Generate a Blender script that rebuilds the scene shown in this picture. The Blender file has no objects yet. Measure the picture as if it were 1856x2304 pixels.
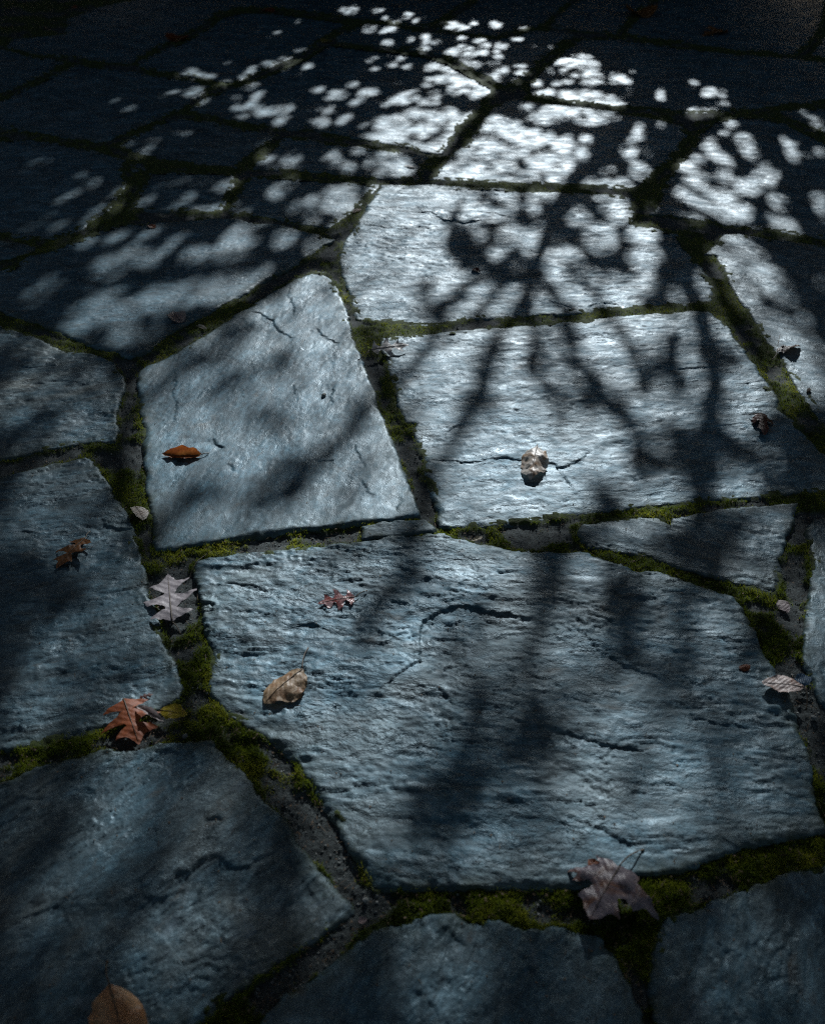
import bpy, math, random, time
_T0 = time.time()
import numpy as np
from mathutils import Vector
from mathutils.kdtree import KDTree
from mathutils.geometry import delaunay_2d_cdt

random.seed(7)
RNG = np.random.default_rng(11)
SC = bpy.context.scene
COL = SC.collection

# ------------------------------------------------------------------ camera
PITCH = math.radians(37.0); CAM_H = 1.58; FPX = 2270.0      # photo pixels, photo is 1856 x 2304
SP, CP = math.sin(PITCH), math.cos(PITCH)
cam_d = bpy.data.cameras.new('camera'); cam = bpy.data.objects.new('camera', cam_d); COL.objects.link(cam)
cam.location = (0, 0, CAM_H); cam.rotation_euler = (math.pi/2 - PITCH, 0, 0)
cam_d.sensor_fit = 'VERTICAL'; cam_d.sensor_height = 36.0; cam_d.lens = 36.0*FPX/2304.0
cam_d.clip_start = 0.05; cam_d.clip_end = 2000
cam_d.dof.use_dof = True; cam_d.dof.focus_distance = 2.72; cam_d.dof.aperture_fstop = 3.4
SC.camera = cam

# ------------------------------------------------------------------ world, sun, exposure
SUN_EL = math.radians(27.0); SUN_AZ = math.radians(9.3)       # azimuth from +Y towards +X
SUN_DIR = np.array([math.sin(SUN_AZ)*math.cos(SUN_EL), math.cos(SUN_AZ)*math.cos(SUN_EL), math.sin(SUN_EL)])
w = bpy.data.worlds.new('World'); SC.world = w; w.use_nodes = True
nt = w.node_tree; sky = nt.nodes.new('ShaderNodeTexSky'); sky.sky_type = 'NISHITA'; sky.sun_disc = False
sky.ozone_density = 0.4; sky.dust_density = 3.0; sky.sun_elevation = SUN_EL; sky.sun_rotation = SUN_AZ
nt.links.new(sky.outputs[0], nt.nodes['Background'].inputs[0]); nt.nodes['Background'].inputs[1].default_value = 0.05
sd = bpy.data.lights.new('sun', 'SUN'); sd.energy = 5.0; sd.angle = math.radians(0.53); sd.color = (0.94, 0.98, 1.0)
sun = bpy.data.objects.new('sun', sd); COL.objects.link(sun); sun.location = (2, 14, 10)
sun.rotation_euler = Vector(SUN_DIR).to_track_quat('Z', 'Y').to_euler()
SC.view_settings.view_transform = 'Standard'; SC.view_settings.look = 'None'
SC.view_settings.exposure = 0.12; SC.view_settings.gamma = 1.0
SC.cycles.use_denoising = False; SC.cycles.filter_width = 1.15
SC.cycles.sample_clamp_indirect = 1.5; SC.cycles.max_bounces = 6; SC.cycles.diffuse_bounces = 3; SC.cycles.glossy_bounces = 3; SC.cycles.transmission_bounces = 3

# ------------------------------------------------------------------ pixel helpers (a pixel gives a point on the paving)
REG = {'D': (0, 0, 1856/1736.0)}
for i, k in enumerate('12345678'):
    REG[k] = ((i % 2)*928, (i//2)*576, 928/1736.0)
for i, k in enumerate('abcdefgh'):
    REG[k] = ((i % 4)*464, (i//4)*288, 464/1736.0)
REG['m'] = (928, 288, 928/1736.0)
def px(s):
    out = []; k = 'D'
    for t in s.split():
        if ':' in t:
            k, t = t.split(':')
        a, b = t.split(','); x0, y0, f = REG[k]
        out.append((x0 + float(a)*f, y0 + float(b)*f))
    return np.array(out)
def ground(p, z=0.0):
    p = np.asarray(p, float); a = (p[..., 0]-928)/FPX; b = (p[..., 1]-1152)/FPX
    t = (CAM_H-z)/(SP + b*CP)
    return np.stack([t*a, t*(CP - b*SP)], -1)
def to_px(g, z=0.0):
    g = np.asarray(g, float); dz = z-CAM_H
    d = g[..., 1]*CP - dz*SP; dn = -g[..., 1]*SP - dz*CP
    d = np.maximum(d, 0.05)
    return np.stack([928 + FPX*g[..., 0]/d, 1152 + FPX*dn/d], -1)
def px_per_m(row):
    return (FPX*SP + (row-1152)*CP)/CAM_H

# ------------------------------------------------------------------ noise
_P = np.random.default_rng(3).random(65536)
def vnoise(x, y, seed=0):
    xi = np.floor(x).astype(np.int64); yi = np.floor(y).astype(np.int64)
    fx = x-xi; fy = y-yi; fx = fx*fx*fx*(fx*(fx*6-15)+10); fy = fy*fy*fy*(fy*(fy*6-15)+10)
    def h(i, j): return _P[((i*73856093) ^ (j*19349663) ^ (seed*83492791)) & 65535]
    a = h(xi, yi); b = h(xi+1, yi); c = h(xi, yi+1); d = h(xi+1, yi+1)
    return (a+(b-a)*fx)*(1-fy) + (c+(d-c)*fx)*fy
def fbm(x, y, seed=0, octv=4, gain=0.5):
    s = 0; a = 1.0; n = 0
    for o in range(octv):
        s = s + a*(vnoise(x, y, seed+o*17)-0.5); n += a; a *= gain
        x, y = (x*1.63 - y*1.21)+7.3, (x*1.21 + y*1.63)+3.1
    return s/n*2          # about -1..1
def sstep(a, b, x):
    t = np.clip((x-a)/(b-a), 0, 1); return t*t*(3-2*t)

# ------------------------------------------------------------------ mesh helpers
def mesh_from(name, v, f, mat=None, smooth=True):
    v = np.asarray(v, np.float32); me = bpy.data.meshes.new(name)
    if isinstance(f, np.ndarray):
        n = f.shape[1]
        me.vertices.add(len(v)); me.vertices.foreach_set('co', v.ravel())
        me.loops.add(f.size); me.loops.foreach_set('vertex_index', f.ravel().astype(np.int32))
        me.polygons.add(len(f)); me.polygons.foreach_set('loop_start', (np.arange(len(f))*n).astype(np.int32))
        me.polygons.foreach_set('loop_total', np.full(len(f), n, np.int32))
    else:
        me.from_pydata([tuple(map(float, q)) for q in v], [], f)
    me.update(calc_edges=True); me.validate()
    if smooth: me.polygons.foreach_set('use_smooth', np.ones(len(me.polygons), bool))
    if mat: me.materials.append(mat)
    return me
def link(name, me, parent=None, loc=None):
    o = bpy.data.objects.new(name, me); COL.objects.link(o)
    if parent: o.parent = parent
    if loc is not None: o.location = loc
    return o
def tag(o, label=None, cat=None, group=None, kind=None):
    if label: o['label'] = label
    if cat: o['category'] = cat
    if group: o['group'] = group
    if kind: o['kind'] = kind
    return o
def tube(pts, rad, sides=6):
    pts = np.asarray(pts, float); n = len(pts); rad = np.broadcast_to(np.asarray(rad, float), (n,))
    tg = np.gradient(pts, axis=0); tg /= np.linalg.norm(tg, axis=1)[:, None]+1e-9
    ref = np.array([0.3, 0.5, 0.81]); a = np.cross(tg, ref); a /= np.linalg.norm(a, axis=1)[:, None]+1e-9
    b = np.cross(tg, a); th = np.arange(sides)*2*math.pi/sides
    v = pts[:, None, :] + rad[:, None, None]*(np.cos(th)[None, :, None]*a[:, None, :] + np.sin(th)[None, :, None]*b[:, None, :])
    v = v.reshape(-1, 3); f = []
    for i in range(n-1):
        for j in range(sides):
            k = (j+1) % sides; f.append((i*sides+j, i*sides+k, (i+1)*sides+k, (i+1)*sides+j))
    f.append(tuple(range(sides))[::-1]); f.append(tuple((n-1)*sides+j for j in range(sides)))
    return v, f
def resample(p, step, closed=False):
    p = np.asarray(p, float)
    if closed: p = np.vstack([p, p[:1]])
    d = np.r_[0, np.cumsum(np.linalg.norm(np.diff(p, axis=0), axis=1))]
    n = max(2, int(round(d[-1]/step))+1); t = np.linspace(0, d[-1], n)
    q = np.stack([np.interp(t, d, p[:, k]) for k in range(p.shape[1])], -1)
    return q[:-1] if closed else q
def inside(P, poly):
    r = np.zeros(len(P), bool); x, y = P[:, 0], P[:, 1]
    lo, hi = poly.min(0), poly.max(0)
    m = np.where((x >= lo[0]) & (x <= hi[0]) & (y >= lo[1]) & (y <= hi[1]))[0]
    a = poly; b = np.roll(poly, -1, 0)
    for c in range(0, len(m), 20000):
        i = m[c:c+20000]; X = x[i][:, None]; Y = y[i][:, None]
        cond = (a[:, 1] > Y) != (b[:, 1] > Y)
        xi = (b[:, 0]-a[:, 0])*(Y-a[:, 1])/((b[:, 1]-a[:, 1])+1e-15)+a[:, 0]
        r[i] = (np.sum(cond & (X < xi), 1) % 2) == 1
    return r
def seg_dist(P, line, closed=False):
    """distance, signed side (+ right of travel), arc fraction"""
    a = line if closed else line[:-1]; b = np.roll(line, -1, 0) if closed else line[1:]
    L = np.linalg.norm(b-a, axis=1); cum = np.r_[0, np.cumsum(L)]; D = np.empty(len(P)); S = np.empty(len(P)); T = np.empty(len(P))
    ab = b-a; L2 = L*L+1e-15
    for c in range(0, len(P), 8000):
        Q = P[c:c+8000]; t = ((Q[:, None, 0]-a[:, 0])*ab[:, 0] + (Q[:, None, 1]-a[:, 1])*ab[:, 1])/L2
        t = np.clip(t, 0, 1); dx = Q[:, None, 0]-a[:, 0]-t*ab[:, 0]; dy = Q[:, None, 1]-a[:, 1]-t*ab[:, 1]
        d = dx*dx+dy*dy; k = d.argmin(1); r = np.arange(len(Q))
        D[c:c+8000] = np.sqrt(d[r, k]); S[c:c+8000] = np.sign(dx[r, k]*ab[k, 1]-dy[r, k]*ab[k, 0])
        T[c:c+8000] = (cum[k]+t[r, k]*L[k])/cum[-1]
    return D, S, T

# ------------------------------------------------------------------ materials
def new_mat(name):
    m = bpy.data.materials.new(name); m.use_nodes = True
    nt = m.node_tree; return m, nt, nt.nodes, nt.links, nt.nodes['Principled BSDF']
def node(ns, typ, **kw):
    n = ns.new(typ)
    for k, v in kw.items():
        if k == 'inp':
            for a, b in v.items(): n.inputs[a].default_value = b
        else: setattr(n, k, v)
    return n
def ramp(ns, ls, src, stops, interp='LINEAR'):
    r = ns.new('ShaderNodeValToRGB'); e = r.color_ramp.elements; r.color_ramp.interpolation = interp
    while len(e) < len(stops): e.new(0.5)
    for i, (p, c) in enumerate(stops):
        e[i].position = p; e[i].color = (c if len(c) == 4 else (*c, 1)) if hasattr(c, '__len__') else (c, c, c, 1)
    ls.new(src, r.inputs[0]); return r.outputs[0]
def mix(ns, ls, a, b, fac, typ='MIX'):
    m = ns.new('ShaderNodeMix'); m.data_type = 'RGBA'; m.blend_type = typ
    for s, i in ((fac, 0), (a, 6), (b, 7)):
        if hasattr(s, 'links') or hasattr(s, 'is_linked'): ls.new(s, m.inputs[i])
        elif i == 0: m.inputs[0].default_value = s
        else: m.inputs[i].default_value = (*s, 1)
    return m.outputs[2]
def noise(ns, ls, vec, scale, detail=4, rough=0.55, dist=0.0):
    n = node(ns, 'ShaderNodeTexNoise', inp={'Scale': scale, 'Detail': detail, 'Roughness': rough, 'Distortion': dist})
    ls.new(vec, n.inputs['Vector']); return n.outputs[0]
def mapping(ns, ls, vec, scale):
    m = node(ns, 'ShaderNodeMapping', inp={'Scale': scale}); ls.new(vec, m.inputs[0]); return m.outputs[0]
def bump(ns, ls, h, strength, dist, prev=None):
    b = node(ns, 'ShaderNodeBump', inp={'Strength': strength, 'Distance': dist}); ls.new(h, b.inputs['Height'])
    if prev: ls.new(prev, b.inputs['Normal'])
    return b.outputs[0]

def stone_material():
    m, nt, ns, ls, bs = new_mat('slate')
    uv = node(ns, 'ShaderNodeUVMap', uv_map='UVMap').outputs[0]
    at = node(ns, 'ShaderNodeAttribute', attribute_type='OBJECT', attribute_name='tone').outputs['Fac']
    at2 = node(ns, 'ShaderNodeAttribute', attribute_type='OBJECT', attribute_name='warm').outputs['Fac']
    big = noise(ns, ls, mapping(ns, ls, uv, (1.0, 1.6, 1)), 5, 5, 0.6, 0.4)
    base = ramp(ns, ls, big, [(0.28, (0.030, 0.076, 0.104)), (0.5, (0.062, 0.134, 0.178)), (0.72, (0.118, 0.210, 0.264))])
    warm = noise(ns, ls, mapping(ns, ls, uv, (1, 1.5, 1)), 3.1, 4, 0.6, 0.8)
    wf = ramp(ns, ls, warm, [(0.42, 0.0), (0.66, 1.0)])
    wm = node(ns, 'ShaderNodeMath', operation='MULTIPLY'); ls.new(wf, wm.inputs[0]); ls.new(at2, wm.inputs[1])
    base = mix(ns, ls, base, (0.165, 0.165, 0.140), wm.outputs[0])
    st = noise(ns, ls, mapping(ns, ls, uv, (6, 17, 1)), 3.0, 6, 0.7, 0.8)
    base = mix(ns, ls, base, ramp(ns, ls, st, [(0.3, 0.40), (0.5, 0.95), (0.72, 1.6)]), 0.8, 'MULTIPLY')
    m3 = noise(ns, ls, mapping(ns, ls, uv, (1, 1.6, 1)), 10, 6, 0.7, 1.0)
    base = mix(ns, ls, base, ramp(ns, ls, m3, [(0.34, 0.42), (0.5, 0.95), (0.66, 1.45)]), 0.9, 'MULTIPLY')
    hg = ramp(ns, ls, noise(ns, ls, uv, 4.5, 5, 0.65, 0.7), [(0.45, 0.0), (0.62, 0.32)])
    base = mix(ns, ls, base, (0.115, 0.130, 0.128), hg)
    m2 = noise(ns, ls, mapping(ns, ls, uv, (1, 1.9, 1)), 48, 5, 0.68, 0.6)
    base = mix(ns, ls, base, ramp(ns, ls, m2, [(0.3, 0.45), (0.5, 0.95), (0.7, 1.6)]), 0.85, 'MULTIPLY')
    gr = noise(ns, ls, uv, 300, 2, 0.6)
    base = mix(ns, ls, base, ramp(ns, ls, gr, [(0.3, 0.62), (0.55, 1.0), (0.8, 1.5)]), 0.7, 'MULTIPLY')
    # pale lichen dots and dark pits
    lv = noise(ns, ls, uv, 70, 3, 0.6, 0.5); lm = noise(ns, ls, uv, 6, 3, 0.5)
    lf = node(ns, 'ShaderNodeMath', operation='MULTIPLY')
    ls.new(ramp(ns, ls, lv, [(0.62, 0.0), (0.7, 1.0)]), lf.inputs[0]); ls.new(ramp(ns, ls, lm, [(0.56, 0.0), (0.68, 0.75)]), lf.inputs[1])
    base = mix(ns, ls, base, (0.24, 0.28, 0.29), lf.outputs[0])
    pit = noise(ns, ls, mapping(ns, ls, uv, (50, 130, 1)), 1.0, 3, 0.6)
    base = mix(ns, ls, base, ramp(ns, ls, pit, [(0.24, 0.35), (0.34, 1.0)]), 0.8, 'MULTIPLY')
    # soil and green film creeping in from the joints, pale scuffs, rusty bleeds
    rim = node(ns, 'ShaderNodeAttribute', attribute_type='GEOMETRY', attribute_name='rim').outputs['Fac']
    dn = noise(ns, ls, uv, 17, 5, 0.65, 0.5); dm = node(ns, 'ShaderNodeMath', operation='MULTIPLY'); ls.new(rim, dm.inputs[0]); ls.new(ramp(ns, ls, dn, [(0.38, 0.0), (0.62, 1.0)]), dm.inputs[1])
    base = mix(ns, ls, base, (0.040, 0.050, 0.026), dm.outputs[0])
    sf = ramp(ns, ls, noise(ns, ls, mapping(ns, ls, uv, (1, 1.3, 1)), 11, 6, 0.7, 1.2), [(0.58, 0.0), (0.70, 0.55)])
    base = mix(ns, ls, base, (0.19, 0.25, 0.29), sf)
    rs_ = ramp(ns, ls, noise(ns, ls, mapping(ns, ls, uv, (1.3, 2.4, 1)), 7.5, 5, 0.65, 0.6), [(0.62, 0.0), (0.74, 0.6)])
    base = mix(ns, ls, base, (0.13, 0.095, 0.062), rs_)
    tn = node(ns, 'ShaderNodeCombineColor')
    for i in range(3): ls.new(at, tn.inputs[i])
    base = mix(ns, ls, base, tn.outputs[0], 1.0, 'MULTIPLY')
    ls.new(base, bs.inputs['Base Color'])
    rr = noise(ns, ls, mapping(ns, ls, uv, (6, 12, 1)), 2, 5, 0.62, 0.8)
    ls.new(ramp(ns, ls, rr, [(0.32, 0.40), (0.68, 0.70)]), bs.inputs['Roughness'])
    bs.inputs['Specular IOR Level'].default_value = 0.5; bs.inputs['Specular Tint'].default_value = (0.58, 0.84, 1.0, 1)
    # relief: cleavage ripples, scales, grain
    am = node(ns, 'ShaderNodeAttribute', attribute_type='OBJECT', attribute_name='relief').outputs['Fac']
    sm = ramp(ns, ls, noise(ns, ls, mapping(ns, ls, uv, (1.0, 1.7, 1)), 4.2, 4, 0.6, 0.8), [(0.36, 0.12), (0.5, 0.55), (0.64, 1.15)])
    amm = node(ns, 'ShaderNodeMath', operation='MULTIPLY'); ls.new(am, amm.inputs[0]); ls.new(sm, amm.inputs[1]); am = amm.outputs[0]
    r1 = noise(ns, ls, mapping(ns, ls, uv, (9, 15, 1)), 1.5, 5, 0.58, 1.2)
    b = node(ns, 'ShaderNodeBump', inp={'Distance': 0.0085}); ls.new(r1, b.inputs['Height']); ls.new(am, b.inputs['Strength'])
    # broken cleavage steps
    tn_ = noise(ns, ls, mapping(ns, ls, uv, (11, 30, 1)), 1.3, 5, 0.6, 0.9)
    mu = node(ns, 'ShaderNodeMath', operation='MULTIPLY', inp={1: 13.0}); ls.new(tn_, mu.inputs[0])
    fl = node(ns, 'ShaderNodeMath', operation='FLOOR'); ls.new(mu.outputs[0], fl.inputs[0])
    mk = ramp(ns, ls, noise(ns, ls, mapping(ns, ls, uv, (14, 30, 1)), 1.2, 3, 0.6), [(0.45, 0.0), (0.56, 1.0)])
    st2 = node(ns, 'ShaderNodeMath', operation='MULTIPLY'); ls.new(mk, st2.inputs[0]); ls.new(am, st2.inputs[1])
    b2 = node(ns, 'ShaderNodeBump', inp={'Distance': 0.0022}); ls.new(fl.outputs[0], b2.inputs['Height']); ls.new(st2.outputs[0], b2.inputs['Strength']); ls.new(b.outputs[0], b2.inputs['Normal'])
    g2 = noise(ns, ls, mapping(ns, ls, uv, (60, 88, 1)), 1.2, 3, 0.6, 0.7)
    b3 = node(ns, 'ShaderNodeBump', inp={'Distance': 0.0040}); ls.new(g2, b3.inputs['Height']); ls.new(am, b3.inputs['Strength']); ls.new(b2.outputs[0], b3.inputs['Normal'])
    b2 = b3
    nb = bump(ns, ls, gr, 0.5, 0.0014, b2.outputs[0])
    ls.new(nb, bs.inputs['Normal'])
    return m
M_STONE = stone_material()

def mortar_material():
    m, nt, ns, ls, bs = new_mat('mortar')
    co = node(ns, 'ShaderNodeNewGeometry').outputs['Position']
    at = node(ns, 'ShaderNodeAttribute', attribute_type='GEOMETRY', attribute_name='mossy').outputs['Fac']
    n1 = noise(ns, ls, co, 22, 4); n2 = noise(ns, ls, co, 260, 4, 0.7)
    c = ramp(ns, ls, n1, [(0.3, (0.018, 0.026, 0.027)), (0.7, (0.062, 0.078, 0.080))])
    c = mix(ns, ls, c, ramp(ns, ls, n2, [(0.3, 0.25), (0.5, 0.9), (0.72, 2.6)]), 0.95, 'MULTIPLY')
    g = ramp(ns, ls, noise(ns, ls, co, 120, 3), [(0.3, (0.012, 0.022, 0.003)), (0.65, (0.05, 0.08, 0.008))])
    c = mix(ns, ls, c, g, at); ls.new(c, bs.inputs['Base Color']); bs.inputs['Roughness'].default_value = 0.9
    ls.new(bump(ns, ls, n2, 0.9, 0.004), bs.inputs['Normal']); return m
M_MORTAR = mortar_material()

def moss_material():
    m, nt, ns, ls, bs = new_mat('moss')
    co = node(ns, 'ShaderNodeNewGeometry').outputs['Position']
    n1 = noise(ns, ls, co, 9, 3); n2 = noise(ns, ls, co, 300, 2)
    c = ramp(ns, ls, n1, [(0.36, (0.05, 0.07, 0.010)), (0.50, (0.15, 0.20, 0.016)), (0.70, (0.36, 0.37, 0.04))])
    c = mix(ns, ls, c, ramp(ns, ls, n2, [(0.3, 0.5), (0.7, 1.5)]), 0.8, 'MULTIPLY')
    ls.new(c, bs.inputs['Base Color']); bs.inputs['Roughness'].default_value = 0.8
    tr = node(ns, 'ShaderNodeBsdfTranslucent'); ls.new(c, tr.inputs[0])
    mx = node(ns, 'ShaderNodeMixShader', inp={0: 0.5}); ls.new(bs.outputs[0], mx.inputs[1]); ls.new(tr.outputs[0], mx.inputs[2])
    ls.new(mx.outputs[0], ns['Material Output'].inputs[0]); return m
M_MOSS = moss_material()

def simple_mat(name, c1, c2, scale, rough=0.8, bumpd=0.0, object_space=True):
    m, nt, ns, ls, bs = new_mat(name)
    co = node(ns, 'ShaderNodeTexCoord').outputs['Object'] if object_space else node(ns, 'ShaderNodeNewGeometry').outputs['Position']
    n = noise(ns, ls, co, scale, 5, 0.6)
    ls.new(ramp(ns, ls, n, [(0.3, c1), (0.7, c2)]), bs.inputs['Base Color']); bs.inputs['Roughness'].default_value = rough
    if bumpd: ls.new(bump(ns, ls, n, 0.8, bumpd), bs.inputs['Normal'])
    return m
M_SOIL = simple_mat('soil', (0.006, 0.006, 0.005), (0.022, 0.020, 0.014), 6, 0.95, 0.02, False)
M_GRIT = simple_mat('grit', (0.05, 0.06, 0.06), (0.30, 0.32, 0.31), 60, 0.8, 0, False)
M_BARK = simple_mat('bark', (0.035, 0.028, 0.022), (0.11, 0.09, 0.07), 14, 0.95, 0.02)
def foliage_mat():
    m, nt, ns, ls, bs = new_mat('foliage')
    co = node(ns, 'ShaderNodeNewGeometry').outputs['Position']; n = noise(ns, ls, co, 1.3, 3)
    c = ramp(ns, ls, n, [(0.3, (0.020, 0.038, 0.012)), (0.55, (0.035, 0.058, 0.014)), (0.75, (0.055, 0.065, 0.016))])
    ls.new(c, bs.inputs['Base Color']); bs.inputs['Roughness'].default_value = 0.7; return m
M_LEAF = foliage_mat()
_lm = {}
def leaf_mat(c1, c2, c3, rough=0.45, trans=0.35):
    key = (c1, c2, c3, rough, trans)
    if key in _lm: return _lm[key]
    m, nt, ns, ls, bs = new_mat('dry_leaf')
    co = node(ns, 'ShaderNodeTexCoord').outputs['UV']
    n = noise(ns, ls, co, 3.2, 4, 0.6, 0.5); n2 = noise(ns, ls, co, 26, 3, 0.6)
    c = ramp(ns, ls, n, [(0.32, c1), (0.5, c2), (0.68, c3)])
    c = mix(ns, ls, c, ramp(ns, ls, n2, [(0.3, 0.65), (0.7, 1.25)]), 0.8, 'MULTIPLY')
    wv = node(ns, 'ShaderNodeTexWave', wave_type='BANDS', bands_direction='DIAGONAL', inp={'Scale': 5.0, 'Distortion': 1.5, 'Detail': 2.0})
    ls.new(co, wv.inputs['Vector'])
    c = mix(ns, ls, c, ramp(ns, ls, wv.outputs['Fac'], [(0.0, 0.85), (0.25, 1.0)]), 0.4, 'MULTIPLY')
    ls.new(c, bs.inputs['Base Color']); bs.inputs['Roughness'].default_value = rough
    ls.new(bump(ns, ls, n2, 0.4, 0.002, bump(ns, ls, wv.outputs['Fac'], 0.25, 0.002)), bs.inputs['Normal'])
    tr = node(ns, 'ShaderNodeBsdfTranslucent'); ls.new(c, tr.inputs[0])
    mx = node(ns, 'ShaderNodeMixShader', inp={0: trans}); ls.new(bs.outputs[0], mx.inputs[1]); ls.new(tr.outputs[0], mx.inputs[2])
    ls.new(mx.outputs[0], ns['Material Output'].inputs[0]); _lm[key] = m; return m
M_STALK = simple_mat('stalk', (0.035, 0.024, 0.016), (0.10, 0.07, 0.04), 80, 0.6)

# ------------------------------------------------------------------ ground and paving
gnd = link('ground', mesh_from('ground', [(-400, -400, -0.06), (400, -400, -0.06), (400, 400, -0.06), (-400, 400, -0.06)], [(0, 1, 2, 3)], M_SOIL)); tag(gnd, 'dark leafy soil around the stone paving', 'ground', kind='structure')

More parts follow.
